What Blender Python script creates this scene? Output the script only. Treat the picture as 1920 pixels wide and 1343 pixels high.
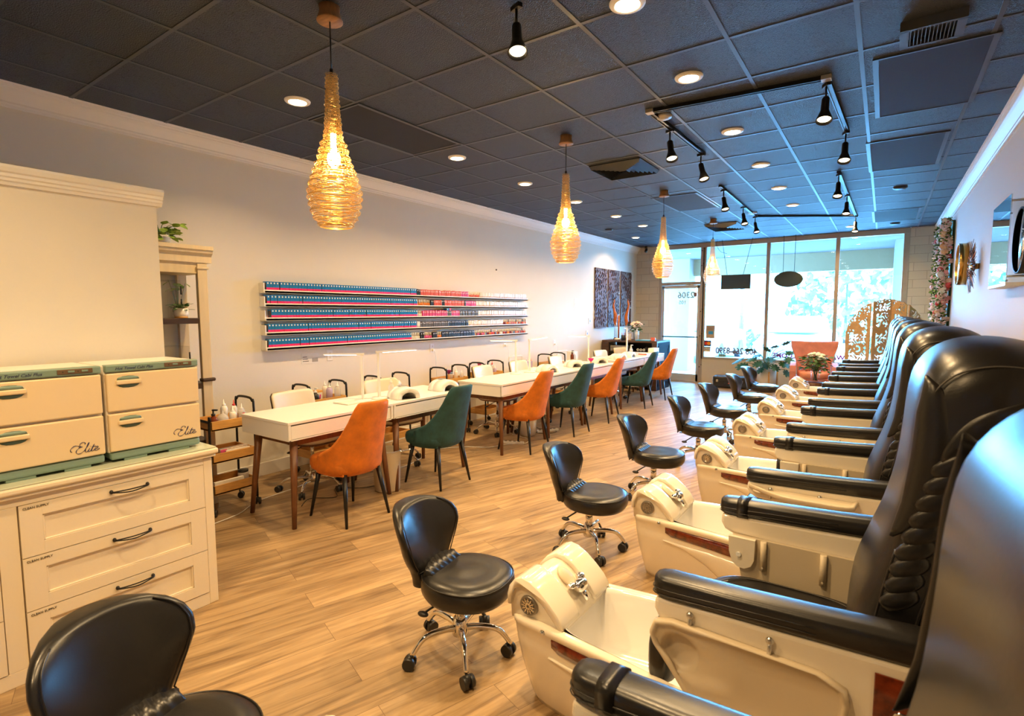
import bpy, bmesh, math, random
from math import pi, sin, cos, radians, sqrt, atan2, floor
from mathutils import Vector, Matrix

for o in list(bpy.data.objects):
    bpy.data.objects.remove(o)
SC = bpy.context.scene
COL = SC.collection
rnd = random.Random(7)
H = 1.58          # camera height
ZC = 3.115        # ceiling height
XL, XR, YF, YB = -4.92, 0.77, 12.3, -3.2

# ------------------------------------------------------------------ camera
F, YAW, PIT, ROL = 999.07, radians(34.8626), radians(-4.8483), radians(-0.1517)
cd = bpy.data.cameras.new('camera')
cam = bpy.data.objects.new('camera', cd); COL.objects.link(cam)
cd.sensor_width = 36.0; cd.lens = 36.0 * F / 1920.0; cd.clip_start = 0.02; cd.clip_end = 200
fw = Vector((-sin(YAW) * cos(PIT), cos(YAW) * cos(PIT), sin(PIT)))
r0 = Vector((cos(YAW), sin(YAW), 0)); u0 = r0.cross(fw)
rr = r0 * cos(ROL) + u0 * sin(ROL); uu = -r0 * sin(ROL) + u0 * cos(ROL)
cam.matrix_world = Matrix(((rr.x, uu.x, -fw.x, 0), (rr.y, uu.y, -fw.y, 0), (rr.z, uu.z, -fw.z, H), (0, 0, 0, 1)))
cd.dof.use_dof = True; cd.dof.focus_distance = 4.0; cd.dof.aperture_fstop = 5.0
SC.camera = cam

# ------------------------------------------------------------------ world, exposure
SC.view_settings.view_transform = 'Standard'
SC.view_settings.look = 'None'
SC.view_settings.gamma = 1.0
SC.view_settings.use_curve_mapping = False
SC.view_settings.exposure = 0.0
W = bpy.data.worlds.new('sky'); SC.world = W; W.use_nodes = True
bg = W.node_tree.nodes['Background']
bg.inputs[0].default_value = (0.13, 0.47, 1.0, 1); bg.inputs[1].default_value = 72.0
DOWN_W = 27.0      # downlight watts
WARM = (1.0, 0.665, 0.32)

# ------------------------------------------------------------------ materials
def nd(nt, typ, **kw):
    n = nt.nodes.new(typ)
    for k, v in kw.items():
        if k.startswith('i_'):
            key = k[2:]
            key = int(key) if key.isdigit() else key.replace('_', ' ')
            n.inputs[key].default_value = v
        else: setattr(n, k, v)
    return n
def mat(name, col, rough=0.5, metal=0.0, noise=None, bump=None, emit=None, spec=0.5, coat=0.0, sheen=0.0, trans=0.0, alpha=1.0, stretch=None, sss=0.0):
    m = bpy.data.materials.new(name); m.use_nodes = True
    nt = m.node_tree; b = nt.nodes['Principled BSDF']; L = nt.links.new
    c = (*col, 1)
    b.inputs['Base Color'].default_value = c
    b.inputs['Roughness'].default_value = rough
    b.inputs['Metallic'].default_value = metal
    b.inputs['Specular IOR Level'].default_value = spec
    b.inputs['Coat Weight'].default_value = coat
    b.inputs['Coat Roughness'].default_value = 0.08
    if sheen: b.inputs['Sheen Weight'].default_value = sheen; b.inputs['Sheen Roughness'].default_value = 0.35; b.inputs['Sheen Tint'].default_value = (*[min(1, x * 1.6 + .05) for x in col], 1)
    b.inputs['Transmission Weight'].default_value = trans
    b.inputs['Alpha'].default_value = alpha
    if emit: b.inputs['Emission Color'].default_value = (*emit[0], 1); b.inputs['Emission Strength'].default_value = emit[1]
    tc = nd(nt, 'ShaderNodeTexCoord')
    vec = tc.outputs['Object']
    if stretch:
        mp = nd(nt, 'ShaderNodeMapping'); mp.inputs['Scale'].default_value = stretch
        L(vec, mp.inputs[0]); vec = mp.outputs[0]
    if noise:
        sc, amt = noise[:2]
        n = nd(nt, 'ShaderNodeTexNoise', i_Scale=sc, i_Detail=5.0, i_Roughness=0.6); L(vec, n.inputs['Vector'])
        mr = nd(nt, 'ShaderNodeMapRange'); mr.inputs[3].default_value = 1 - amt; mr.inputs[4].default_value = 1 + amt; mr.inputs[1].default_value = .3; mr.inputs[2].default_value = .7
        L(n.outputs[0], mr.inputs[0])
        vm = nd(nt, 'ShaderNodeVectorMath', operation='SCALE'); vm.inputs[0].default_value = col
        L(mr.outputs[0], vm.inputs['Scale']); L(vm.outputs[0], b.inputs['Base Color'])
    if bump:
        n2 = nd(nt, 'ShaderNodeTexNoise', i_Scale=bump[0], i_Detail=4.0); L(vec, n2.inputs['Vector'])
        bp = nd(nt, 'ShaderNodeBump', i_Strength=bump[1], i_Distance=bump[2] if len(bump) > 2 else 0.01)
        L(n2.outputs[0], bp.inputs['Height']); L(bp.outputs[0], b.inputs['Normal'])
    return m

M = {}
M['wall'] = mat('wall_paint', (.80, .755, .655), .75, bump=(60, .12, .004), noise=(2, .015))
M['wallR'] = mat('wall_paint_right', (.80, .79, .77), .7, bump=(60, .12, .004))
M['trimw'] = mat('trim_white', (.86, .84, .80), .35)
M['brickp'] = mat('painted_block', (.55, .47, .37), .8, bump=(30, .3, .006))
M['frame'] = mat('storefront_frame', (.42, .35, .28), .45, metal=.35, noise=(8, .06))
M['alu'] = mat('door_aluminium', (.62, .58, .52), .4, metal=.5)
M['blk'] = mat('black_metal', (.012, .012, .013), .35, metal=.3)
M['blkpl'] = mat('black_plastic', (.018, .018, .018), .4)
M['blkleather'] = mat('black_leatherette', (.011, .010, .010), .30, spec=.5, bump=(220, .10, .002))
M['stitch'] = mat('leather_seam', (.05, .045, .04), .6)
M['chrome'] = mat('chrome', (.85, .83, .80), .08, metal=1)
M['steel'] = mat('brushed_steel', (.6, .58, .55), .3, metal=1)
M['walnut'] = mat('walnut', (.16, .062, .022), .4, noise=(6, .35), stretch=(6, 6, .6))
M['walnutd'] = mat('walnut_dark', (.05, .025, .014), .45, noise=(6, .3), stretch=(6, 6, .6))
M['bamboo'] = mat('bamboo', (.62, .33, .09), .45, noise=(9, .15), stretch=(1, 1, 8))
M['table'] = mat('white_lacquer', (.92, .91, .88), .18, spec=.5)
M['white'] = mat('white_plastic', (.85, .84, .81), .3)
M['cream'] = mat('cream_gelcoat', (.84, .76, .62), .14, coat=.6)
M['creamm'] = mat('cream_plastic_matt', (.62, .52, .37), .42)
M['basin'] = mat('white_acrylic', (.92, .90, .86), .12, coat=.5)
M['creaml'] = mat('cream_leather', (.80, .70, .52), .5, bump=(150, .05, .002))
M['orange'] = mat('orange_velvet', (.62, .165, .008), .75, noise=(9, .26), sheen=.35, bump=(40, .15, .003))
M['teal'] = mat('teal_velvet', (.016, .070, .076), .75, noise=(9, .34), sheen=.35, bump=(40, .15, .003))
M['pink'] = mat('salmon_velvet', (.58, .20, .13), .7, noise=(8, .16), sheen=.3)
M['pinkp'] = mat('salmon_satin', (.70, .27, .15), .5, noise=(12, .1))
M['cab'] = mat('cabinet_ivory', (.82, .72, .55), .38)
M['warm'] = mat('warmer_ivory', (.80, .64, .40), .32, coat=.2)
M['warmtop'] = mat('warmer_white', (.84, .80, .72), .35)
M['sage'] = mat('sage_plastic', (.20, .30, .25), .4)
M['sagedk'] = mat('sage_dark_recess', (.06, .10, .08), .5)
M['brownpl'] = mat('brown_plastic', (.14, .085, .045), .4)
M['navy'] = mat('navy_print', (.03, .035, .12), .5)
M['ink'] = mat('ink_dark', (.05, .045, .04), .6)
M['antique'] = mat('antique_cream', (.66, .54, .33), .55, noise=(6, .08), stretch=(4, 4, .5))
M['dkshelf'] = mat('dark_shelf', (.045, .022, .012), .45)
M['gold'] = mat('gold_wire', (.92, .60, .20), .28, metal=.9)
M['brass'] = mat('brass', (.55, .33, .09), .25, metal=1)
M['champ'] = mat('champagne_metal', (.62, .50, .36), .25, metal=.8)
M['woodd'] = mat('canopy_wood', (.34, .17, .07), .5, noise=(10, .3), stretch=(1, 6, 1))
M['leaf'] = mat('leaf_green', (.055, .15, .025), .6, noise=(20, .4))
M['leafl'] = mat('leaf_lime', (.26, .42, .05), .45, noise=(30, .45))
M['leafd'] = mat('leaf_dark', (.02, .085, .025), .55, noise=(12, .3))
M['stem'] = mat('stem_green', (.08, .16, .04), .5)
M['petw'] = mat('petal_white', (.80, .78, .66), .6)
M['petp'] = mat('petal_pink', (.80, .36, .34), .6)
M['petb'] = mat('petal_blush', (.82, .60, .50), .6)
M['petr'] = mat('petal_coral', (.72, .09, .08), .6)
M['pety'] = mat('petal_peach', (.85, .50, .22), .6)
M['amber'] = mat('amber_glass', (.18, .03, .006), .1, coat=.5)
M['clearb'] = mat('clear_bottle', (.80, .78, .78), .08, alpha=.55)
M['lilac'] = mat('lilac_liquid', (.52, .42, .62), .15)
M['red'] = mat('red_plastic', (.65, .03, .03), .35)
M['magenta'] = mat('magenta_bristle', (.55, .01, .22), .7)
M['purple'] = mat('purple_bristle', (.22, .015, .14), .7)
M['greenbr'] = mat('green_bristle', (.03, .25, .05), .7)
M['blue'] = mat('box_blue', (.005, .19, .50), .35)
M['hotpink'] = mat('box_pink', (.80, .02, .16), .35)
M['boxside'] = mat('box_side_print', (.10, .07, .055), .5, noise=(60, .7))
M['bwhite'] = mat('bottle_white', (.88, .84, .78), .25)
M['bgray'] = mat('bottle_graphite', (.12, .11, .10), .3)
M['bblack'] = mat('bottle_black', (.02, .02, .022), .3)
M['bred'] = mat('polish_coral', (.75, .14, .10), .25)
M['bpink'] = mat('polish_pink', (.72, .10, .28), .25)
M['borange'] = mat('polish_orange', (.80, .26, .05), .25)
M['bwine'] = mat('polish_wine', (.20, .02, .04), .25)
M['bnude'] = mat('polish_nude', (.60, .38, .25), .25)
M['bblue'] = mat('polish_blue', (.15, .25, .50), .25)
M['paper'] = mat('paper', (.80, .77, .70), .7)
M['carve'] = mat('carved_brown', (.12, .055, .028), .65, noise=(40, .5))
M['carved'] = mat('carved_brown_ground', (.03, .016, .010), .5)
M['screen'] = mat('screen_wood', (.66, .40, .17), .6, noise=(14, .15))
M['bird'] = mat('bird_orange', (.50, .13, .02), .4, noise=(14, .4))
M['asphalt'] = mat('pavement', (.68, .68, .68), .9, noise=(6, .08))
M['soffit'] = mat('soffit_paint', (.16, .115, .10), .9, noise=(5, .06))
M['beam'] = mat('beam_paint', (.42, .27, .15), .9)
M['stucco'] = mat('stucco_paint', (.30, .22, .17), .9)
M['car'] = mat('car_white', (.8, .8, .8), .2, coat=.6)
M['carglass'] = mat('car_glass', (.10, .13, .15), .05)
M['agave'] = mat('agave', (.05, .13, .12), .5)
M['hedge'] = mat('hedge_leaf_glare', (.13, .19, .13), .7, noise=(3, .5))  # leaf green made paler than real, with the outdoor glare in the colour
M['plaque'] = mat('sign_back', (.05, .07, .055), .55)
M['mirror'] = mat('mirror', (.82, .84, .86), .02, metal=1)
M['burl'] = mat('burl_wood', (.14, .022, .006), .12, noise=(28, .6), coat=.7)
M['lens'] = mat('lamp_lens', (1, .95, .85), .4, emit=((1, .80, .52), 45))
M['bulb'] = mat('bulb', (1, .9, .7), .4, emit=((1, .74, .40), 70))
M['spotlens'] = mat('spot_lens', (1, .9, .7), .4, emit=((1, .78, .45), 9))
M['led'] = mat('led_panel', (1, .95, .9), .4, emit=((1, .95, .88), 9.0))
M['grille'] = mat('jet_grille', (.25, .23, .20), .3, metal=.7)
M['cementw'] = mat('planter_white', (.74, .70, .62), .6)
M['desktop'] = mat('desk_black', (.02, .017, .016), .4)
M['deskpan'] = mat('desk_navy_panel', (.010, .012, .016), .7, spec=.1)
M['deskwood'] = mat('desk_brown', (.075, .036, .02), .45, noise=(5, .3), stretch=(1, 6, 6))
M['silver'] = mat('silver_plastic', (.42, .40, .37), .35, metal=.5)
M['bluepaper'] = mat('blue_paper', (.03, .32, .60), .6)
M['knee'] = mat('knee_wall_paint', (.58, .50, .38), .7, noise=(3, .03))
M['concrete'] = mat('concrete', (.40, .37, .32), .8, noise=(8, .15))

def glass_mat(name, tint=(1, 1, 1), refl=1.0):
    m = bpy.data.materials.new(name); m.use_nodes = True; nt = m.node_tree; nt.nodes.clear(); L = nt.links.new
    o = nd(nt, 'ShaderNodeOutputMaterial'); mx = nd(nt, 'ShaderNodeMixShader')
    t = nd(nt, 'ShaderNodeBsdfTransparent'); t.inputs[0].default_value = (*tint, 1)
    g = nd(nt, 'ShaderNodeBsdfGlossy'); g.inputs['Roughness'].default_value = 0.0
    fr = nd(nt, 'ShaderNodeFresnel', i_IOR=1.5)
    mu = nd(nt, 'ShaderNodeMath', operation='MULTIPLY'); mu.inputs[1].default_value = refl
    ge = nd(nt, 'ShaderNodeNewGeometry'); iv = nd(nt, 'ShaderNodeMath', operation='SUBTRACT'); iv.inputs[0].default_value = 1.0; L(ge.outputs['Backfacing'], iv.inputs[1])
    m2 = nd(nt, 'ShaderNodeMath', operation='MULTIPLY', use_clamp=True); L(mu.outputs[0], m2.inputs[0]); L(iv.outputs[0], m2.inputs[1])
    L(fr.outputs[0], mu.inputs[0]); L(m2.outputs[0], mx.inputs[0]); L(t.outputs[0], mx.inputs[1]); L(g.outputs[0], mx.inputs[2]); L(mx.outputs[0], o.inputs[0])
    return m
M['glass'] = glass_mat('window_glass', (.98, 1, .99), 1.6)
M['acrylic'] = glass_mat('clear_acrylic', (.985, .985, .985), 1.0)
M['frost'] = glass_mat('tinted_film', (.62, .72, .66), 1.2)

def floor_mat():
    m = bpy.data.materials.new('oak_planks'); m.use_nodes = True; nt = m.node_tree; b = nt.nodes['Principled BSDF']; L = nt.links.new
    tc = nd(nt, 'ShaderNodeTexCoord'); mp = nd(nt, 'ShaderNodeMapping'); mp.inputs['Rotation'].default_value = (0, 0, radians(-71))
    L(tc.outputs['Object'], mp.inputs[0])
    br = nd(nt, 'ShaderNodeTexBrick', offset=0.37, i_Scale=1.0)
    br.inputs['Color1'].default_value = (.08, .08, .08, 1); br.inputs['Color2'].default_value = (.92, .92, .92, 1); br.inputs['Mortar'].default_value = (0, 0, 0, 1)
    br.inputs['Mortar Size'].default_value = .0012; br.inputs['Brick Width'].default_value = 1.2; br.inputs['Row Height'].default_value = .178; br.inputs['Mortar Smooth'].default_value = 0
    L(mp.outputs[0], br.inputs['Vector'])
    # grain, offset per plank
    st = nd(nt, 'ShaderNodeMapping'); st.inputs['Scale'].default_value = (1.1, 13, 1); L(mp.outputs[0], st.inputs[0])
    add = nd(nt, 'ShaderNodeVectorMath', operation='ADD'); sc = nd(nt, 'ShaderNodeVectorMath', operation='SCALE', i_Scale=9.0)
    L(br.outputs['Color'], sc.inputs[0]); L(st.outputs[0], add.inputs[0]); L(sc.outputs[0], add.inputs[1])
    n = nd(nt, 'ShaderNodeTexNoise', i_Scale=1.6, i_Detail=8.0, i_Roughness=.62, i_Distortion=.7); L(add.outputs[0], n.inputs['Vector'])
    n3 = nd(nt, 'ShaderNodeTexNoise', i_Scale=.9, i_Detail=2.0, i_Distortion=1.5); L(add.outputs[0], n3.inputs['Vector'])
    cr = nd(nt, 'ShaderNodeValToRGB'); e = cr.color_ramp.elements
    e[0].position = .30; e[0].color = (.185, .108, .050, 1); e[1].position = .72; e[1].color = (.52, .36, .19, 1)
    k = cr.color_ramp.elements.new(.5); k.color = (.38, .25, .122, 1)
    L(n.outputs[0], cr.inputs[0])
    # per-plank value
    mr = nd(nt, 'ShaderNodeMapRange'); mr.inputs[3].default_value = .80; mr.inputs[4].default_value = 1.16; L(br.outputs['Color'], mr.inputs[0])
    mr3 = nd(nt, 'ShaderNodeMapRange'); mr3.inputs[1].default_value = .35; mr3.inputs[2].default_value = .65; mr3.inputs[3].default_value = .86; mr3.inputs[4].default_value = 1.08; L(n3.outputs[0], mr3.inputs[0])
    mm = nd(nt, 'ShaderNodeMath', operation='MULTIPLY'); L(mr.outputs[0], mm.inputs[0]); L(mr3.outputs[0], mm.inputs[1])
    s2 = nd(nt, 'ShaderNodeVectorMath', operation='SCALE'); L(cr.outputs[0], s2.inputs[0]); L(mm.outputs[0], s2.inputs['Scale'])
    mx = nd(nt, 'ShaderNodeMix', data_type='RGBA'); mx.inputs[7].default_value = (.16, .09, .04, 1); L(br.outputs['Fac'], mx.inputs[0]); L(s2.outputs[0], mx.inputs[6])
    L(mx.outputs[2], b.inputs['Base Color'])
    b.inputs['Roughness'].default_value = .42
    bp = nd(nt, 'ShaderNodeBump', i_Strength=.15, i_Distance=.003); L(n.outputs[0], bp.inputs['Height']); L(bp.outputs[0], b.inputs['Normal'])
    return m
M['floor'] = floor_mat()

def ceil_mat():
    m = bpy.data.materials.new('ceiling_tiles'); m.use_nodes = True; nt = m.node_tree; b = nt.nodes['Principled BSDF']; L = nt.links.new
    tc = nd(nt, 'ShaderNodeTexCoord'); mp = nd(nt, 'ShaderNodeMapping'); mp.inputs['Location'].default_value = (2.014 / .6096 + 20, -2.046 / .6096 + 20, 0); mp.inputs['Scale'].default_value = (1 / .6096, 1 / .6096, 1)
    L(tc.outputs['Object'], mp.inputs[0])
    fl = nd(nt, 'ShaderNodeVectorMath', operation='FLOOR'); L(mp.outputs[0], fl.inputs[0])
    wn = nd(nt, 'ShaderNodeTexWhiteNoise', noise_dimensions='2D'); L(fl.outputs[0], wn.inputs['Vector'])
    gt = nd(nt, 'ShaderNodeMath', operation='GREATER_THAN'); gt.inputs[1].default_value = .42; L(wn.outputs['Value'], gt.inputs[0])
    n = nd(nt, 'ShaderNodeTexNoise', i_Scale=42.0, i_Detail=2.0, i_Distortion=2.0); L(tc.outputs['Object'], n.inputs['Vector'])
    mr = nd(nt, 'ShaderNodeMapRange'); mr.inputs[1].default_value = .39; mr.inputs[2].default_value = .43; L(n.outputs[0], mr.inputs[0])
    n2 = nd(nt, 'ShaderNodeTexNoise', i_Scale=130.0, i_Detail=2.0); L(tc.outputs['Object'], n2.inputs['Vector'])
    inv = nd(nt, 'ShaderNodeMath', operation='SUBTRACT'); inv.inputs[0].default_value = 1.0; L(mr.outputs[0], inv.inputs[1])
    ms = nd(nt, 'ShaderNodeMath', operation='MULTIPLY'); L(inv.outputs[0], ms.inputs[0]); L(gt.outputs[0], ms.inputs[1])  # fissure mask
    hh = nd(nt, 'ShaderNodeMath', operation='MULTIPLY_ADD'); hh.inputs[1].default_value = -1.4; L(ms.outputs[0], hh.inputs[0]); L(n2.outputs[0], hh.inputs[2])
    bp = nd(nt, 'ShaderNodeBump', i_Strength=1.0, i_Distance=.012); L(hh.outputs[0], bp.inputs['Height']); L(bp.outputs[0], b.inputs['Normal'])
    mr2 = nd(nt, 'ShaderNodeMapRange'); mr2.inputs[3].default_value = .85; mr2.inputs[4].default_value = 1.2; L(wn.outputs['Value'], mr2.inputs[0])
    mf = nd(nt, 'ShaderNodeMath', operation='MULTIPLY_ADD'); mf.inputs[1].default_value = -.65; L(ms.outputs[0], mf.inputs[0]); L(mr2.outputs[0], mf.inputs[2])
    s = nd(nt, 'ShaderNodeVectorMath', operation='SCALE'); s.inputs[0].default_value = (.026, .034, .047); L(mf.outputs[0], s.inputs['Scale']); L(s.outputs[0], b.inputs['Base Color'])
    b.inputs['Roughness'].default_value = .55
    return m
M['ceil'] = ceil_mat()
M['tbar'] = mat('ceiling_grid_paint', (.036, .045, .060), .4)
M['panel'] = mat('ceiling_panel_mesh', (.010, .010, .011), .8, noise=(60, .15))
M['ventd'] = mat('vent_inside_gap_shade', (.006, .006, .006), .8)
M['ventm'] = mat('vent_metal', (.06, .062, .066), .45, metal=.2)

def block_mat():
    m = bpy.data.materials.new('painted_block'); m.use_nodes = True; nt = m.node_tree; b = nt.nodes['Principled BSDF']; L = nt.links.new
    tc = nd(nt, 'ShaderNodeTexCoord'); sx = nd(nt, 'ShaderNodeSeparateXYZ'); cb = nd(nt, 'ShaderNodeCombineXYZ')
    L(tc.outputs['Object'], sx.inputs[0]); L(sx.outputs[0], cb.inputs[0]); L(sx.outputs[2], cb.inputs[1])
    br = nd(nt, 'ShaderNodeTexBrick', i_Scale=1.0); br.inputs['Brick Width'].default_value = .40; br.inputs['Row Height'].default_value = .155; br.inputs['Mortar Size'].default_value = .005
    br.inputs['Color1'].default_value = (.60, .52, .40, 1); br.inputs['Color2'].default_value = (.54, .47, .36, 1); br.inputs['Mortar'].default_value = (.40, .34, .27, 1)
    L(cb.outputs[0], br.inputs['Vector']); L(br.outputs['Color'], b.inputs['Base Color'])
    bp = nd(nt, 'ShaderNodeBump', i_Strength=.6, i_Distance=.006, invert=True); L(br.outputs['Fac'], bp.inputs['Height']); L(bp.outputs[0], b.inputs['Normal'])
    b.inputs['Roughness'].default_value = .7
    return m
M['block'] = block_mat()

# ------------------------------------------------------------------ mesh builder
class MB:
    def __init__(s): s.v = []; s.f = []; s.m = []; s.s = []
    def add(s, vs, fs, m=0, sm=True):
        k = len(s.v); s.v += [tuple(v) for v in vs]
        for f in fs: s.f.append([k + i for i in f]); s.m.append(m); s.s.append(sm)
        return s
    def box(s, x0, y0, z0, x1, y1, z1, m=0, c=0.0, T=None):
        if x0 > x1: x0, x1 = x1, x0
        if y0 > y1: y0, y1 = y1, y0
        if z0 > z1: z0, z1 = z1, z0
        if c <= 0:
            vs = [Vector((x, y, z)) for x in (x0, x1) for y in (y0, y1) for z in (z0, z1)]
            fs = [(0, 1, 3, 2), (4, 6, 7, 5), (0, 4, 5, 1), (2, 3, 7, 6), (0, 2, 6, 4), (1, 5, 7, 3)]
        else:
            c = min(c, (x1 - x0) / 2.01, (y1 - y0) / 2.01, (z1 - z0) / 2.01)
            bm = bmesh.new(); bmesh.ops.create_cube(bm, size=1)
            for v in bm.verts: v.co = Vector(((x0 + x1) / 2 + v.co.x * (x1 - x0), (y0 + y1) / 2 + v.co.y * (y1 - y0), (z0 + z1) / 2 + v.co.z * (z1 - z0)))
            bmesh.ops.bevel(bm, geom=bm.edges[:], offset=c, segments=2, affect='EDGES', profile=.5)
            bm.verts.index_update()
            vs = [v.co.copy() for v in bm.verts]; fs = [[v.index for v in f.verts] for f in bm.faces]; bm.free()
        if T: vs = [T @ v for v in vs]
        return s.add(vs, fs, m, False)
    def loft(s, secs, m=0, caps=True, closed=True, sm=True):
        n = len(secs[0]); vs = [p for q in secs for p in q]; fs = []
        for i in range(len(secs) - 1):
            for j in range(n if closed else n - 1):
                a = i * n + j; b = i * n + (j + 1) % n
                fs.append((a, b, b + n, a + n))
        if caps and closed:
            fs.append(list(range(n))[::-1]); fs.append([(len(secs) - 1) * n + j for j in range(n)])
        return s.add(vs, fs, m, sm)
    def cyl(s, p0, p1, r0, r1=None, n=12, m=0, caps=True, sm=True):
        if r1 is None: r1 = r0
        p0 = Vector(p0); p1 = Vector(p1); d = (p1 - p0).normalized()
        a = d.orthogonal().normalized(); b = d.cross(a)
        q = [[p + (a * cos(2 * pi * i / n) + b * sin(2 * pi * i / n)) * r for i in range(n)] for p, r in ((p0, r0), (p1, r1))]
        s.loft(q, m, False, True, sm)
        if caps:
            k = len(s.v) - 2 * n
            s.f.append([k + i for i in range(n)][::-1]); s.m.append(m); s.s.append(False)
            s.f.append([k + n + i for i in range(n)]); s.m.append(m); s.s.append(False)
        return s
    def tube(s, pts, r, n=8, m=0, closed=False, caps=True):
        P = [Vector(p) for p in pts]; N = len(P); R = r if isinstance(r, (list, tuple)) else [r] * N
        secs = []; up = None
        for i, p in enumerate(P):
            if closed: t = P[(i + 1) % N] - P[i - 1]
            else: t = P[min(i + 1, N - 1)] - P[max(i - 1, 0)]
            t.normalize()
            if up is None: up = t.orthogonal().normalized()
            else:
                up = up - t * up.dot(t)
                up = up.normalized() if up.length > 1e-6 else t.orthogonal().normalized()
            b = t.cross(up)
            secs.append([p + (up * cos(2 * pi * k / n) + b * sin(2 * pi * k / n)) * R[i] for k in range(n)])
        if closed: secs.append(secs[0])
        return s.loft(secs, m, caps and not closed)
    def lathe(s, prof, c=(0, 0, 0), n=24, m=0, caps=False, sy=1.0):
        c = Vector(c)
        return s.loft([[c + Vector((r * cos(2 * pi * k / n), r * sin(2 * pi * k / n) * sy, z)) for k in range(n)] for r, z in prof], m, caps)
    def ell(s, c, rx, ry, rz, n=16, k=10, e=1.0, m=0, T=None):
        c = Vector(c); secs = []
        def sp(v, e): return math.copysign(abs(v) ** e, v)
        for i in range(k + 1):
            ph = -pi / 2 + pi * i / k
            cz = sp(sin(ph), e); cr = max(1e-4, abs(cos(ph)) ** e)
            q = [Vector((rx * cr * sp(cos(2 * pi * j / n), e), ry * cr * sp(sin(2 * pi * j / n), e), rz * cz)) for j in range(n)]
            if T: q = [T @ v for v in q]
            secs.append([c + v for v in q])
        return s.loft(secs, m, True)
    def prism(s, poly, axis, a, b, m=0, sm=False):
        # poly of 2-D points extruded along an axis index
        def P(u, v, w):
            return [(w, u, v), (u, w, v), (u, v, w)][axis]
        q = [[P(u, v, a) for u, v in poly], [P(u, v, b) for u, v in poly]]
        return s.loft(q, m, True, True, sm)
    def text(s, body, size, org, right, up, m=0, ex=.001, shear=0.0, align='LEFT', xs=1.0, bold=0.0):
        cu = bpy.data.curves.new('t', 'FONT'); cu.body = body; cu.size = size; cu.extrude = ex; cu.shear = shear; cu.align_x = align; cu.resolution_u = 3; cu.offset = bold
        ob = bpy.data.objects.new('t', cu)
        COL.objects.link(ob); dg = bpy.context.evaluated_depsgraph_get(); me = bpy.data.meshes.new_from_object(ob.evaluated_get(dg))
        right = Vector(right).normalized(); up = Vector(up).normalized(); nn = right.cross(up); org = Vector(org)
        s.add([org + right * v.co.x * xs + up * v.co.y + nn * v.co.z for v in me.vertices], [list(p.vertices) for p in me.polygons], m, False)
        bpy.data.objects.remove(ob); bpy.data.meshes.remove(me); bpy.data.curves.remove(cu)
        return s
    def xf(s, T): s.v = [tuple(T @ Vector(v)) for v in s.v]; return s
    def mesh(s, name, mats):
        me = bpy.data.meshes.new(name); me.from_pydata(s.v, [], s.f)
        for mt in (mats if isinstance(mats, (list, tuple)) else [mats]): me.materials.append(M[mt] if isinstance(mt, str) else mt)
        me.polygons.foreach_set('material_index', s.m); me.polygons.foreach_set('use_smooth', s.s)
        me.update(); return me
    def build(s, name, mats, parent=None, label=None, kind=None, fix=True, auto=None):
        me = s.mesh(name, mats)
        if fix:
            bm = bmesh.new(); bm.from_mesh(me); bmesh.ops.recalc_face_normals(bm, faces=bm.faces[:]); bm.to_mesh(me); bm.free()
        o = bpy.data.objects.new(name, me); COL.objects.link(o)
        if parent: o.parent = parent; KIDS.setdefault(parent.name, []).append(o)
        if label: o['label'] = label
        if kind: o['kind'] = kind
        if auto:
            md = o.modifiers.new('b', 'BEVEL'); md.width = auto; md.segments = 3; md.limit_method = 'ANGLE'; md.angle_limit = radians(40); md.harden_normals = False
        return o
KIDS = {}
def tag(o, label, cat, group=None, kind=None):
    o['label'] = label; o['category'] = cat
    if group: o['group'] = group
    if kind: o['kind'] = kind
    return o
def thing(name, label, cat, loc=(0, 0, 0), rz=0.0, group=None, sc=1.0):
    o = bpy.data.objects.new(name, None); COL.objects.link(o); o.empty_display_size = .1
    o.location = loc; o.rotation_euler = (0, 0, rz); o.scale = (sc, sc, sc)
    return tag(o, label, cat, group)
def dup(root, loc=None, rz=None, label=None, group=None, parent=None, mats=None):
    r = root.copy(); COL.objects.link(r)
    if parent: r.parent = parent
    if loc is not None: r.location = loc
    if rz is not None: r.rotation_euler = (0, 0, rz)
    if label: r['label'] = label
    if group: r['group'] = group
    for ch in KIDS.get(root.name, []):
        c = dup(ch, parent=r, mats=mats); KIDS.setdefault(r.name, []).append(c)
    return r
def structure(name, mb, mats, parent=None):
    o = mb.build(name, mats, parent, fix=True)
    o['kind'] = 'structure'; return o
def sell(cx, cy, a, b, n=32, e=2.5):
    # superellipse outline
    q = []
    for i in range(n):
        t = 2 * pi * i / n; c, s_ = cos(t), sin(t)
        q.append((cx + a * math.copysign(abs(c) ** (2 / e), c), cy + b * math.copysign(abs(s_) ** (2 / e), s_)))
    return q
def rotz(a): return Matrix.Rotation(a, 4, 'Z')
def smooth_path(pts, k=6):
    # Catmull-Rom
    P = [Vector(p) for p in pts]; out = []
    for i in range(len(P) - 1):
        p0 = P[max(i - 1, 0)]; p1 = P[i]; p2 = P[i + 1]; p3 = P[min(i + 2, len(P) - 1)]
        for j in range(k):
            t = j / k
            out.append(.5 * ((2 * p1) + (p2 - p0) * t + (2 * p0 - 5 * p1 + 4 * p2 - p3) * t * t + (3 * p1 - p0 - 3 * p2 + p3) * t ** 3))
    out.append(P[-1]); return out
def interp(tab, x):
    if x <= tab[0][0]: return tab[0][1]
    for (a, u), (b, v) in zip(tab, tab[1:]):
        if x <= b:
            t = (x - a) / (b - a); t = t * t * (3 - 2 * t) if False else t
            return u + (v - u) * t
    return tab[-1][1]

# ================================================================== THE ROOM
structure('floor', MB().box(XL - .2, YB - .2, -.1, XR + .2, YF + .1, 0), 'floor')
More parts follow.
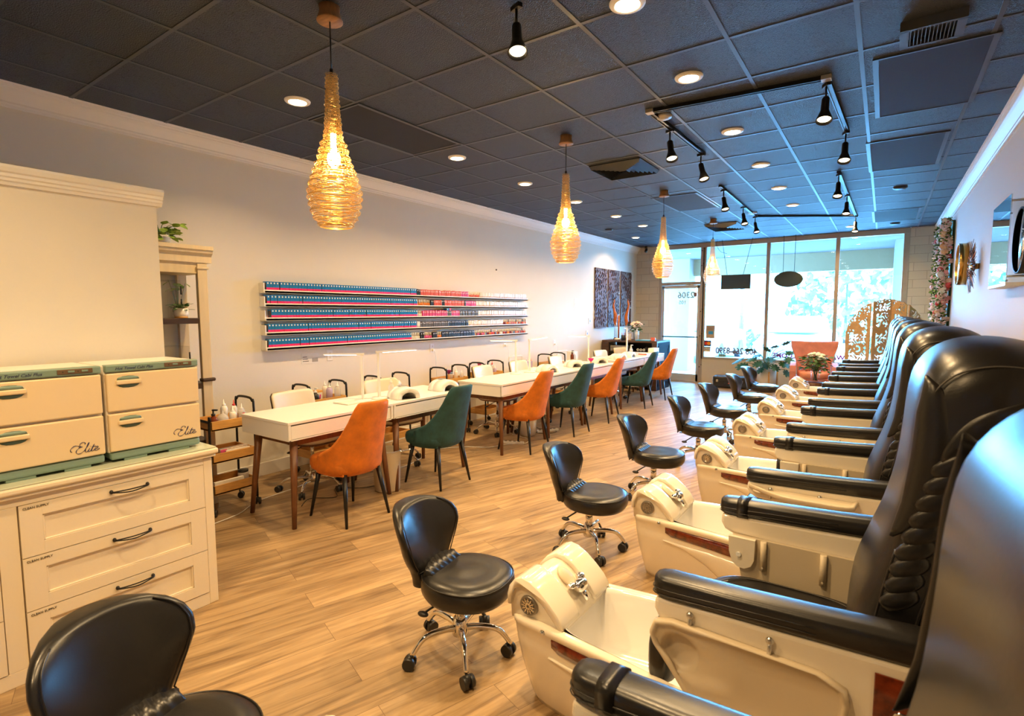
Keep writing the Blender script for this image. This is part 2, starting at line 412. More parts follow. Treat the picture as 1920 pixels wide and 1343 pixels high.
# left wall with its upper recess; right wall; back wall
structure('wall_left', MB().box(XL - .15, YB, 0, XL, YF, ZC), 'wall')
structure('wall_right', MB().box(XR, YB, 0, XR + .15, YF, ZC), 'wallR')
structure('wall_back', MB().box(XL, YB - .15, 0, XR, YB, ZC), 'wall')
# front wall: block piers and the knee wall under the shop windows
WX = [-3.33, -2.04, -.80, .27]      # window divisions
structure('wall_front_left', MB().box(XL, YF, 0, -4.34, YF + .2, ZC), 'block')
structure('wall_front_right', MB().box(.33, YF, 0, XR, YF + .2, ZC), 'block')
structure('wall_front_sill', MB().box(-3.33, YF - .02, 0, .33, YF + .15, .53), 'knee')
# ceiling: tiles plus the exposed grid of flat bars
GX, GY, TS = -2.014, 2.046, .6096
cb = MB().box(XL, YB, ZC, XR, YF, ZC + .1, 0)
xs = [GX + i * TS for i in range(-4, 5)]
ys = [GY + j * TS for j in range(-8, 18)]
for x in xs: cb.box(x - .012, YB, ZC - .004, x + .012, YF, ZC + .001, 1)
for y in ys: cb.box(XL, y - .012, ZC - .0035, XR, y + .012, ZC + .001, 1)
structure('ceiling', cb, ['ceil', 'tbar'])
# crown moulding
def crown(sgn, xw):
    pr = [(0, -.145), (.012, -.145), (.014, -.128), (.022, -.120), (.022, -.108), (.040, -.085), (.060, -.060), (.072, -.040), (.074, -.030), (.086, -.026), (.088, -.012), (.098, -.010), (.100, 0), (0, 0)]
    return [(xw + sgn * a, ZC + b) for a, b in pr]
structure('trim_1', MB().prism(crown(1, XL), 1, YB, YF), 'trimw')
structure('trim_2', MB().prism(crown(-1, XR), 1, YB, YF), 'trimw')
structure('baseboard_left', MB().box(XL, YB, 0, XL + .016, YF, .13, 0, .004), 'trimw')
structure('baseboard_right', MB().box(XR - .016, YB, 0, XR, YF, .13, 0, .004), 'trimw')
# low partition behind the towel warmers with a fluted cap
pb = MB().box(-3.56, YB, 0, -3.42, 1.38, 2.185, 0)
cp = [(-3.42, 2.185), (-3.408, 2.185), (-3.404, 2.20), (-3.396, 2.205), (-3.396, 2.217), (-3.388, 2.223), (-3.388, 2.238), (-3.378, 2.244), (-3.372, 2.262), (-3.374, 2.275), (-3.606, 2.275), (-3.608, 2.262), (-3.602, 2.244), (-3.592, 2.238), (-3.592, 2.223), (-3.584, 2.217), (-3.584, 2.205), (-3.576, 2.2), (-3.572, 2.185), (-3.56, 2.185)]
pb.prism(cp, 1, YB, 1.405, 1)
structure('wall_partition', pb, ['wall', 'trimw'])

# ---- shop front
fr = MB()
def mull(x, w=.075, z0=.53, z1=ZC, y0=YF - .01, y1=YF + .10, m=0): fr.box(x - w / 2, y0, z0, x + w / 2, y1, z1, m, .006)
structure('trim_3', MB().box(-4.34, YF - .015, ZC - .10, .33, YF + .11, ZC, 0, .006), 'frame')
nwin = 0
for i in range(3):
    x0, x1 = WX[i], WX[i + 1]
    wf = MB()
    wf.box(x0 - .035, YF - .012, .53, x0 + .035, YF + .10, ZC - .10, 0, .005)
    wf.box(x1 - (.035 if i < 2 else .035), YF - .010, .53, x1 + .06 if i == 2 else x1 - .03, YF + .10, ZC - .10, 0, .005)
    wf.box(x0 + .03, YF - .012, .53, x1 - .03, YF + .10, .585, 0, .005)
    w = structure('window_%d' % (i + 1), wf, 'frame')
    pane = MB().box(x0 + .03, YF + .04, .58, x1 - .03, YF + .048, ZC - .095)
    structure('window_glass', pane, 'glass', w)
# transom over the door
tf = MB()
tf.box(-4.36, YF - .012, 0, -4.29, YF + .10, ZC - .1, 0, .005)
tf.box(-3.42, YF - .012, 0, -3.33, YF + .10, ZC - .1, 0, .005)
tf.box(-4.30, YF - .012, 2.20, -3.41, YF + .10, 2.27, 0, .005)
tr = structure('window_4', tf, 'frame')
structure('window_glass', MB().box(-4.29, YF + .04, 2.27, -3.42, YF + .048, ZC - .095), 'glass', tr)
bolts = MB()
for z in (.35, 1.05, 1.6, 2.35, 2.62, 2.95):
    bolts.cyl((-3.39, YF - .018, z), (-3.39, YF - .010, z), .012, n=8); bolts.cyl((-3.35, YF - .018, z + .05), (-3.35, YF - .010, z + .05), .010, n=8)
bolts.build('bolt', 'blk', tr)['kind'] = 'structure'
# door leaf
df = MB(); dx0, dx1, dz0, dz1 = -4.285, -3.425, .01, 2.195
for a in ((dx0, dx0 + .055, dz0, dz1), (dx1 - .055, dx1, dz0, dz1), (dx0, dx1, dz1 - .07, dz1), (dx0, dx1, dz0, dz0 + .16)):
    df.box(a[0], YF + .005, a[2], a[1], YF + .05, a[3], 0, .004)
dr = structure('door_1', df, 'alu')
structure('door_glass', MB().box(dx0 + .05, YF + .022, .16, dx1 - .05, YF + .030, dz1 - .065), 'glass', dr)
structure('push_bar', MB().tube([(dx0 + .03, YF, 1.02), (dx0 + .06, YF - .05, 1.02), (dx1 - .06, YF - .05, 1.02), (dx1 - .03, YF, 1.02)], .014), 'blk', dr)
structure('door_closer', MB().box(dx1 - .30, YF - .045, dz1 - .02, dx1 - .12, YF + .005, dz1 + .03, 0, .006).tube([(dx1 - .2, YF - .05, dz1 + .01), (dx1 - .5, YF - .07, dz1 + .012), (dx0 + .12, YF - .015, dz1 + .03)], .008), 'champ', dr)
structure('door_lock', MB().box(dx1 - .045, YF - .012, 1.2, dx1 - .012, YF + .006, 1.34, 0, .003).cyl((dx1 - .028, YF - .03, .86), (dx1 - .028, YF, .86), .018), 'steel', dr)
structure('threshold', MB().box(dx0 - .02, YF - .05, 0, dx1 + .02, YF + .06, .012), 'steel')['kind'] = 'structure'
bpy.data.objects['threshold'].name = 'trim_4'
nm = MB().text('2306', .19, (dx1 - .12, YF + .018, 1.91), (-1, 0, 0), (0, 0, 1), bold=.004).text('105', .115, (dx1 - .30, YF + .018, 1.77), (-1, 0, 0), (0, 0, 1), bold=.003)
numo = nm.build('door_number', mat('film_grey_green', (.42, .50, .44), .8), dr); numo['kind'] = 'structure'
# decals on the windows (read from the street, so mirrored in here)
def decal(name, mb, mats, label, cat):
    o = mb.build(name, mats); tag(o, label, cat); return o
dy = YF + .030
decal('phone_number_decal', MB().text('408 266-8390', .19, (-2.20, dy, .67), (-1, 0, 0), (0, 0, 1), xs=.80, bold=.0075), mat('film_grey', (.20, .17, .18), .8), 'grey telephone number lettering low on the shop window beside the door, seen mirrored', 'lettering')
decal('welcome_decal', MB().text('WALK-IN  WELCOME', .135, (-.60, dy, .63), (-1, 0, 0), (0, 0, 1), bold=.006), mat('film_magenta', (.30, .005, .20), .6), 'magenta walk-in welcome lettering low on the middle window, seen mirrored', 'lettering')
pn = MB().box(-3.27, dy - .012, 1.0, -3.08, dy - .008, 1.29, 0).box(-3.215, dy - .014, 1.09, -3.115, dy - .012, 1.16, 1)
for k in range(5): pn.box(-3.25, dy - .014, 1.185 + k * .018, -3.10, dy - .012, 1.19 + k * .018, 2)
decal('notice_sheet', pn, [mat('notice_tan', (.50, .34, .20), .7), 'bluepaper', 'ink'], 'tan paper notice with a blue mask shape taped inside the window beside the door', 'notice')
cs = MB().box(-3.30, dy - .012, .82, -3.15, dy - .008, .95, 0)
for x, m in ((-3.255, 1), (-3.20, 2)):
    cs.lathe([(0, 0), (.036, 0)], n=20, m=m) if False else cs.add([Vector((x + .038 * cos(2 * pi * i / 20), dy - .0135 - (.001 if m == 2 else 0), .885 + .038 * sin(2 * pi * i / 20))) for i in range(20)], [list(range(20))], m, False)
decal('card_sticker', cs, [mat('sticker_navy', (.02, .03, .08), .5), mat('sticker_red', (.70, .03, .02), .5), mat('sticker_amber', (.85, .33, .02), .5)], 'dark card-payment sticker with overlapping red and amber discs on the window by the door', 'sticker')
vs_ = MB().box(-3.30, dy - .012, .70, -3.16, dy - .008, .81, 0).box(-3.30, dy - .0135, .70, -3.16, dy - .012, .722, 1).box(-3.30, dy - .0135, .79, -3.16, dy - .012, .81, 2).text('VISA', .055, (-3.172, dy - .014, .735), (-1, 0, 0), (0, 0, 1), 2)
decal('card_sticker', vs_, ['paper', mat('sticker_gold', (.80, .42, .02), .5), mat('sticker_dark', (.03, .05, .08), .5)], 'white card-payment sticker with dark and gold bands below the red and amber one', 'sticker')
sq = MB().box(-2.98, dy - .012, .59, -2.83, dy - .008, .66, 0)
for i in range(3):
    for j in range(2): sq.box(-2.97 + i * .048, dy - .0135, .596 + j * .032, -2.935 + i * .048, dy - .012, .620 + j * .032, 1)
decal('card_sticker', sq, [mat('sticker_teal', (.03, .22, .26), .5), mat('sticker_pale', (.35, .5, .5), .5)], 'small teal sticker of chequered squares at the foot of the window below the phone number', 'sticker')
decal('door_sticker', MB().box(-3.56, YF + .012, 1.93, -3.49, YF + .016, 2.03), mat('sticker_brown', (.30, .17, .12), .6), 'small brown square sticker in the top corner of the glass door', 'sticker')

# ---- outside: pavement, walkway canopy, post, car, planting
structure('pavement', MB().box(-14, YF + .2, -.12, 14, 60, -.02), 'asphalt'); bpy.data.objects['pavement'].name = 'ground_street'
structure('canopy', MB().box(-12, YF + .2, 3.02, 8, 15.2, 3.12), 'soffit'); bpy.data.objects['canopy'].name = 'ceiling_walkway'
structure('beam', MB().box(-12, 15.0, 2.57, 8, 15.3, 3.1), 'beam'); bpy.data.objects['beam'].name = 'trim_5'
structure('pier', MB().box(.12, 13.2, -.02, 1.6, 15.25, 3.02), 'stucco'); bpy.data.objects['pier'].name = 'wall_walkway_right'
structure('pier2', MB().box(-5.6, 14.6, -.02, -4.35, 15.2, 3.02), 'stucco'); bpy.data.objects['pier2'].name = 'wall_walkway_left'
def car(loc, label):
    t = thing('car', label, 'car', loc)
    b = MB()
    # profile along y (length), front faces the shop; lofted across x
    prof = [(0, .25), (0, .62), (.12, .78), (.9, .92), (1.05, .96), (1.75, 1.42), (2.1, 1.47), (3.3, 1.44), (4.1, 1.05), (4.5, .95), (4.6, .6), (4.55, .25)]
    secs = []
    for x, k in ((-.9, .82), (-.86, .96), (-.7, 1), (0, 1.01), (.7, 1), (.86, .96), (.9, .82)):
        secs.append([Vector((x * (1 if z < 1 else .80), y, .25 + (z - .25) * k)) for y, z in prof])
    b.loft(secs); b.build('car_body', 'car', t)
    g = MB(); g.add([(-.66, .98, 1.0), (.66, .98, 1.0), (.54, 1.68, 1.42), (-.54, 1.68, 1.42)], [(0, 1, 2, 3)], 0, False)
    v = [Vector(p) + Vector((0, -.03, .02)) for p in [(-.66, .98, .99), (.66, .98, .99), (.54, 1.68, 1.41), (-.54, 1.68, 1.41)]]
    g = MB().loft([[p + Vector((0, 0, -.02)) for p in v], v], 0, True, True, False); g.build('windshield', 'carglass', t)
    for sx in (-1, 1):
        MB().ell((sx * .98, 1.2, 1.0), .10, .06, .07).build('side_mirror', 'car', t)
        MB().ell((sx * .62, .04, .66), .17, .06, .07).build('headlight', 'silver', t)
        for y in (.85, 3.7):
            MB().cyl((sx * .92, y, .31), (sx * .72, y, .31), .32, n=24).build('wheel', 'blkpl', t)
    return t
car((-2.15, 16.4, -.02), 'white car parked facing the middle shop window')
car((-5.1, 16.8, -.02), 'white car parked outside, half hidden behind the notice by the door')
ag = thing('agave_plant', 'spiky blue-green plant rising behind the parked white car', 'plant', (-2.3, 23.0, -.02))
b = MB()
for i in range(46):
    a = rnd.uniform(0, 2 * pi); el = rnd.uniform(.35, 1.35); L_ = rnd.uniform(1.1, 1.6)
    d = Vector((cos(a) * cos(el), sin(a) * cos(el), sin(el))); s_ = Vector((-sin(a), cos(a), 0)) * .05
    p = Vector((0, 0, .5))
    b.loft([[p + s_, p - s_, p - Vector((0, 0, .03))], [p + d * L_ * .5 + s_, p + d * L_ * .5 - s_, p + d * L_ * .5 - Vector((0, 0, .03))], [p + d * L_ + s_ * .05, p + d * L_ - s_ * .05, p + d * L_]], 0, True, True, False)
b.build('leaf_rosette', 'agave', ag); MB().cyl((0, 0, 0), (0, 0, .6), .16, .12, 12).build('trunk', 'walnutd', ag)
def bush(name, loc, rx, ry, rz, n, label, cat, mt='hedge', lf=.12):
    t = thing(name, label, cat, loc); b = MB(); r = random.Random(hash(label) % 1000 if False else len(label))
    for i in range(n):
        u = r.uniform(0, 2 * pi); w = r.uniform(-.25, 1) ; k = r.uniform(.7, 1.05)
        c = Vector((rx * k * cos(u) * sqrt(max(0, 1 - w * w)), ry * k * sin(u) * sqrt(max(0, 1 - w * w)), rz * .25 + rz * .75 * w * k))
        a = Vector((r.gauss(0, 1), r.gauss(0, 1), r.gauss(0, 1))).normalized(); e = a.orthogonal().normalized() * lf * .6; a *= lf
        b.add([c + a, c + e, c - a, c - e], [(0, 1, 2, 3)])
    b.build('foliage', mt, t)
    MB().cyl((0, 0, 0), (0, 0, rz * .6), .09, .05, 8).build('trunk', 'walnutd', t)
    return t
bush('hedge', (-5.4, 24.0, -.02), 2.0, .8, .9, 900, 'low clipped hedge across the car park beyond the left window', 'hedge')
bush('hedge', (.6, 23.5, -.02), 1.6, .8, .8, 700, 'low hedge across the car park behind the armchair', 'hedge')
bush('street_tree', (-1.6, 32, -.02), 2.6, 2.0, 5.0, 500, 'leafy tree standing far across the car park, pale in the glare', 'tree', 'hedge', .3)
b = thing('lamp_post', 'slim pale post standing across the car park in the left window', 'post', (-4.6, 22.4, -.02))
MB().cyl((0, 0, 0), (0, 0, 2.6), .10, .09, 12).build('pole', 'carglass', b); MB().cyl((0, 0, 0), (0, 0, .3), .2, .2, 12).build('base', 'concrete', b)

# ================================================================== CEILING FIXTURES
dl = thing('recessed_downlight', 'x', 'ceiling light', (0, 0, ZC), 0, 'round recessed ceiling lights')
MB().lathe([(.060, -.010), (.066, -.016), (.086, -.010), (.090, -.003), (.090, 0)], n=32).build('trim_ring', 'white', dl)
MB().lathe([(0, -.0125), (.061, -.0115), (.061, -.004), (0, -.004)], n=24).build('lens', 'lens', dl)
DL = [(-1.12, 2.62, 'nearest of the middle row, at the top edge of the view'), (-1.12, 3.64, 'second in the middle row, before the first track light'), (-1.13, 4.91, 'third in the middle row, inside the first track'), (-1.13, 6.18, 'fourth in the middle row, between the two tracks'),
      (-1.14, 7.43, 'fifth in the middle row, above the second track'), (-1.15, 8.71, 'sixth in the middle row, deep inside the second track'), (-.55, 10.17, 'beside the corner of the far track'), (-.56, 11.46, 'last before the shop window'),
      (-3.56, 2.40, 'first over the manicure tables, left of the nearest pendant'), (-3.54, 4.14, 'second over the manicure tables, right of the nearest pendant'), (-3.58, 5.42, 'third over the manicure tables, just left of the second pendant'),
      (-3.58, 6.70, 'fourth over the manicure tables, behind the second pendant'), (-3.58, 8.05, 'fifth over the manicure tables, right of the second pendant'), (-3.58, 9.20, 'sixth over the manicure tables, near the front corner'), (-4.25, 10.54, 'over the front desk corner'),
      (-1.12, 1.25, ''), (-1.12, -.2, ''), (-2.2, .25, '')]
for i, (x, y, s_) in enumerate(DL):
    o = dl if i == 0 else dup(dl)
    o.location = (x, y, ZC); o['label'] = ('round white recessed downlight, ' + s_) if s_ else 'round white recessed downlight behind the photographer'
    ld = bpy.data.lights.new('downlight_beam', 'AREA'); ld.shape = 'DISK'; ld.size = .11; ld.spread = radians(140); ld.energy = DOWN_W; ld.color = WARM
    lo = bpy.data.objects.new('downlight_beam', ld); COL.objects.link(lo); lo.location = (x, y, ZC - .02)

# pendants woven of gold wire
pd = thing('pendant_lamp', 'x', 'pendant lamp', (0, 0, ZC), 0, 'woven gold wire pendants')
MB().lathe([(0, 0), (.052, 0), (.050, -.03), (.058, -.055), (.064, -.066), (.064, -.072), (0, -.072)], n=28).build('canopy', ['woodd'], pd)
MB().cyl((0, 0, -.07), (0, 0, -.33), .0035, n=6).cyl((0, 0, -.335), (0, 0, -.30), .009, n=8).build('cord', 'blk', pd)
def pprof(z):
    return interp([(-1.085, .080), (-1.06, .098), (-1.02, .118), (-.96, .130), (-.92, .134), (-.87, .122), (-.82, .108), (-.77, .088), (-.73, .074), (-.69, .070), (-.655, .050), (-.60, .042), (-.50, .035), (-.40, .030), (-.325, .027)], z)
rr_ = random.Random(3); b = MB(); z = -1.085; k = 0
while z < -.325:
    body = z < -.66
    amp = .007 if body else .0035
    per = .034 if body else .022
    r = pprof(z) + amp * sin(z * 2 * pi / per) + rr_.uniform(-.0012, .0012)
    ph = rr_.uniform(0, 6.28); am = rr_.uniform(.0, .006) if body else 0
    b.tube([(r * cos(t) + .002 * cos(3 * t + ph), r * sin(t), z + am * sin(t + ph) + .0015 * sin(7 * t + ph)) for t in [2 * pi * j / 30 for j in range(30)]], .0015, 3, closed=True)
    z += .0046 if body else .0052; k += 1
for j in range(22):
    t = 2 * pi * j / 22; pts = []
    for q in range(60):
        z = -1.085 + q * (.76 / 59); body = z < -.66
        r = pprof(z) + (.007 if body else .0035) * sin(z * 2 * pi / (.034 if body else .022))
        pts.append((r * cos(t + .03 * sin(q)), r * sin(t + .03 * sin(q)), z))
    b.tube(pts, .0009, 3)
b.lathe([(.079, -1.09), (.082, -1.083)], n=40)
b.build('wire_shade', 'gold', pd, fix=False)
MB().ell((0, 0, -.745), .034, .034, .045).cyl((0, 0, -.70), (0, 0, -.62), .014, n=12).build('bulb', 'bulb', pd)
for i, (x, y, s_) in enumerate([(-2.36, 1.79, 'nearest and largest in view'), (-2.345, 4.20, 'second from the photographer, in front of the pale wall'), (-2.36, 6.77, 'third from the photographer, before the front door'), (-2.39, 9.27, 'farthest, against the shop window')]):
    o = pd if i == 0 else dup(pd)
    o.location = (x, y, ZC); o['label'] = 'gold woven wire pendant lamp, ' + s_
    ld = bpy.data.lights.new('pendant_glow', 'POINT'); ld.energy = 19; ld.color = (1, .72, .36); ld.shadow_soft_size = .035
    lo = bpy.data.objects.new('pendant_glow', ld); COL.objects.link(lo); lo.location = (x, y, ZC - .79)

# track lighting
def track(name, label, pts, feed=None):
    t = thing(name, label, 'track light', (0, 0, 0))
    b = MB()
    for (xa, ya), (xb, yb) in zip(pts, pts[1:]):
        d = Vector((xb - xa, yb - ya, 0)); n_ = Vector((-d.y, d.x, 0)).normalized()
        for off, w, z0, z1 in ((0, .018, -.022, 0), (.0145, .0035, -.028, -.004), (-.0145, .0035, -.028, -.004)):
            c = n_ * off; s_ = n_ * w
            q = [[Vector((xa, ya, ZC + z)) + c + s_ * k for k, z in ((-1, z0), (1, z0), (1, z1), (-1, z1))], [Vector((xb, yb, ZC + z)) + c + s_ * k for k, z in ((-1, z0), (1, z0), (1, z1), (-1, z1))]]
            b.loft(q, 0, True, True, False)
    b.build('rail', 'blk', t)
    if feed: MB().lathe([(0, -.03), (.035, -.03), (.05, -.022), (.062, -.02), (.066, -.01), (.066, 0)], (feed[0], feed[1], ZC), 20).build('power_feed', 'silver', t)
    for x, y in pts[1:-1]: MB().box(x - .03, y - .03, ZC - .03, x + .03, y + .03, ZC - .001, 0, .003).build('corner_joint', 'silver' if feed else 'blk', t)
    return t
track('light_track', 'black u-shaped ceiling track with four spot heads, the nearer one', [(-1.50, 5.40), (-1.53, 4.04), (-.38, 4.14), (-.33, 5.42)], (-1.49, 4.22))
track('light_track', 'black u-shaped ceiling track with six spot heads, the farther one', [(-1.70, 6.85), (-1.75, 9.31), (-.44, 10.2), (-.48, 6.92)], (-1.74, 9.0))
sh = thing('spot_head', 'x', 'spotlight', (0, 0, ZC), 0, 'black spot heads on the ceiling tracks')
MB().box(-.014, -.035, -.045, .014, .035, -.022, 0, .003).cyl((0, 0, -.045), (0, 0, -.12), .007, n=8).build('stem', 'blk', sh)
R_ = Matrix.Rotation(radians(18), 4, 'X') @ Matrix.Rotation(radians(-10), 4, 'Y')
hd = MB().lathe([(0, .0), (.018, -.002), (.024, -.012), (.025, -.10), (.034, -.125), (.048, -.165), (.050, -.178), (.046, -.178), (.042, -.160), (.018, -.13)], n=22)
ln = MB().lathe([(0, -.158), (.040, -.160), (.040, -.155), (0, -.150)], n=18)
for q in (hd, ln): q.xf(Matrix.Translation((0, 0, -.115)) @ R_)
hd.build('lamp_can', 'blk', sh); ln.build('lens', 'spotlens', sh)
SP = [(-1.57, 2.30, -110, 'alone near the top edge, between the nearest pendant and the middle downlights'), (-1.53, 4.50, -112, 'first on the left arm of the near track'), (-1.51, 5.34, -100, 'second on the left arm of the near track'), (-.385, 4.21, -150, 'at the right corner of the near track'), (-.335, 5.40, -150, 'at the right end of the near track'),
      (-1.70, 7.03, -112, 'first on the left arm of the far track'), (-1.735, 8.32, -112, 'second on the left arm of the far track'), (-1.75, 9.27, -110, 'at the left corner of the far track'), (-.48, 6.98, -150, 'first on the right arm of the far track'), (-.465, 8.27, -150, 'second on the right arm of the far track'), (-.44, 10.15, -150, 'at the right corner of the far track')]
for i, (x, y, a, s_) in enumerate(SP):
    o = sh if i == 0 else dup(sh)
    o.location = (x, y, ZC + (.012 if i == 0 else 0)); o.rotation_euler = (0, 0, radians(a)); o['label'] = 'black spot head ' + s_
    ld = bpy.data.lights.new('spot_beam', 'SPOT'); ld.energy = 42; ld.color = (1, .78, .48); ld.spot_size = radians(80); ld.spot_blend = .8; ld.shadow_soft_size = .03
    lo = bpy.data.objects.new('spot_beam', ld); COL.objects.link(lo); lo.location = Matrix.Translation((x, y, ZC)) @ rotz(radians(a)) @ Vector((.045, .07, -.31)); lo.rotation_euler = (Matrix.Rotation(radians(a), 4, 'Z') @ R_).to_euler()

# square air diffusers, flat return panels, side vent, detectors
def diffuser(name, label, x0, y0, x1, y1):
    t = thing(name, label, 'air vent', ((x0 + x1) / 2, (y0 + y1) / 2, ZC))
    w, d = (x1 - x0) / 2, (y1 - y0) / 2
    MB().box(-w, -d, -.008, w, d, -.004).build('backing', 'ventd', t)
    b = MB()
    for k in range(7):
        a = 1 - k * .13
        # four tilted slats forming concentric square, lower on one side
        for ax in (0, 1):
            for s_ in (-1, 1):
                if ax: q = [(-w * a, s_ * d * a, -.006), (w * a, s_ * d * a, -.006), (w * (a - .07), s_ * d * (a - .07), -.045), (-w * (a - .07), s_ * d * (a - .07), -.045)]
                else: q = [(s_ * w * a, -d * a, -.006), (s_ * w * a, d * a, -.006), (s_ * w * (a - .07), d * (a - .07), -.045), (s_ * w * (a - .07), -d * (a - .07), -.045)]
                q = [Vector(p) for p in q]; b.loft([q, [p + Vector((0, 0, .002)) for p in q]], 0, True, True, False)
    b.box(-w, -d, -.01, -w + .02, d, 0).box(w - .02, -d, -.01, w, d, 0).box(-w, -d, -.01, w, -d + .02, 0).box(-w, d - .02, -.01, w, d, 0)
    b.build('louvre', 'ventm', t)
diffuser('air_diffuser', 'black square louvred ceiling diffuser between the second and third pendants', -2.62, 5.18, -2.06, 5.74)
diffuser('air_diffuser', 'black square louvred ceiling diffuser around the farthest pendant', -2.66, 9.70, -2.12, 10.45)
for x0, y0, x1, y1, s_ in ((-3.80, 2.69, -3.25, 3.80, 'between the two nearest downlights over the tables'), (-2.62, 7.10, -2.07, 8.22, 'behind the third pendant'), (-.10, 4.06, .43, 5.22, 'largest in view, right of the near track'), (-.18, 5.97, .36, 7.16, 'second along the right side, right of the spot heads'), (-.20, 10.0, .35, 11.18, 'small in view near the shop window')):
    b = MB().box(x0, y0, ZC - .006, x1, y1, ZC - .001, 0, 0)
    for q in ((x0 - .03, y0, x0, y1), (x1, y0, x1 + .03, y1), (x0 - .03, y0 - .015, x1 + .03, y0), (x0 - .03, y1, x1 + .03, y1 + .015)): b.box(q[0], q[1], ZC - .009, q[2], q[3], ZC - .001, 1)
    o = b.build('ceiling_panel', ['panel', 'tbar']); tag(o, 'flat charcoal ceiling return panel ' + s_, 'ceiling panel', 'flat panels in the tiled ceiling')
t = thing('side_vent', 'small boxed grille hanging from the ceiling at the upper right', 'air vent', (.14, 3.75, ZC))
MB().box(-.14, -.11, -.05, -.10, .11, 0).box(.10, -.11, -.05, .14, .11, 0).box(-.14, -.12, -.05, .14, -.10, 0).box(-.14, .10, -.05, .14, .12, 0).box(-.13, -.11, -.012, .13, .11, -.002).build('vent_box', 'ventm', t)
b = MB()
for k in range(12): b.box(-.095 + k * .0165, -.10, -.048, -.091 + k * .0165, .10, -.018)
b.build('louvre', 'ventm', t)
for x, y, s_ in ((.09, 8.24, 'on the right side past the second flat panel'), (.08, 11.5, 'close to the shop window'), (-4.25, 9.24, 'over the front desk side')):
    o = MB().lathe([(.075, 0), (.075, -.02), (.055, -.03), (0, -.032)], (x, y, ZC), 24).build('smoke_detector', 'blk'); tag(o, 'round black ceiling detector ' + s_, 'detector')
# security camera in the front corner
t = thing('security_camera', 'small dark security camera under the crown in the front left corner', 'camera', (-4.62, 12.1, ZC - .0))
MB().cyl((0, 0, 0), (0, 0, -.05), .03, n=16).build('mount', 'blkpl', t); MB().cyl((0, .03, -.07), (.03, -.09, -.13), .032, n=16).ell((.03, -.09, -.13), .03, .03, .03).build('housing', 'blkpl', t)

# ================================================================== STOOLS
def castor(b_fork, b_wheel, p, ang, r=.029):
    # twin-wheel castor under point p, axle turned by ang
    p = Vector(p); ax = Vector((cos(ang), sin(ang), 0)); bk = Vector((-sin(ang), cos(ang), 0)) * .012
    c = Vector((p.x, p.y, r)) + bk
    b_fork.cyl(p, (p.x, p.y, r + .012), .006, n=8)
    b_fork.ell((c.x, c.y, r + .010), .020, .020, .024, 12, 6)
    for s_ in (-1, 1):
        b_wheel.cyl(c + ax * s_ * .008, c + ax * s_ * .026, r, r * .93, 18)
def star_base(t, hub_z, R, mt, arm_r=.016, a0=0.3, arch=.05, flat=False):
    MB().lathe([(0, hub_z + .05), (.030, hub_z + .05), (.034, hub_z + .02), (.040, hub_z - .005), (.038, hub_z - .03), (.022, hub_z - .04), (0, hub_z - .04)], n=24).build('hub', mt, t)
    for k in range(5):
        a = a0 + k * 2 * pi / 5; d = Vector((cos(a), sin(a), 0))
        pts = smooth_path([d * .02 + Vector((0, 0, hub_z)), d * R * .35 + Vector((0, 0, hub_z + arch * .35)), d * R * .75 + Vector((0, 0, hub_z + arch * .05)), d * R + Vector((0, 0, .062))], 5)
        n = len(pts)
        lg = MB().tube(pts, [arm_r * (1 - .3 * i / n) for i in range(n)], 10)
        o = lg.build('leg', mt, t)
        f, w = MB(), MB(); castor(f, w, d * R + Vector((0, 0, .06)), a + 1.1 + k)
        c = f.build('castor', 'blkpl', o); w.build('wheel', 'blkpl', c)
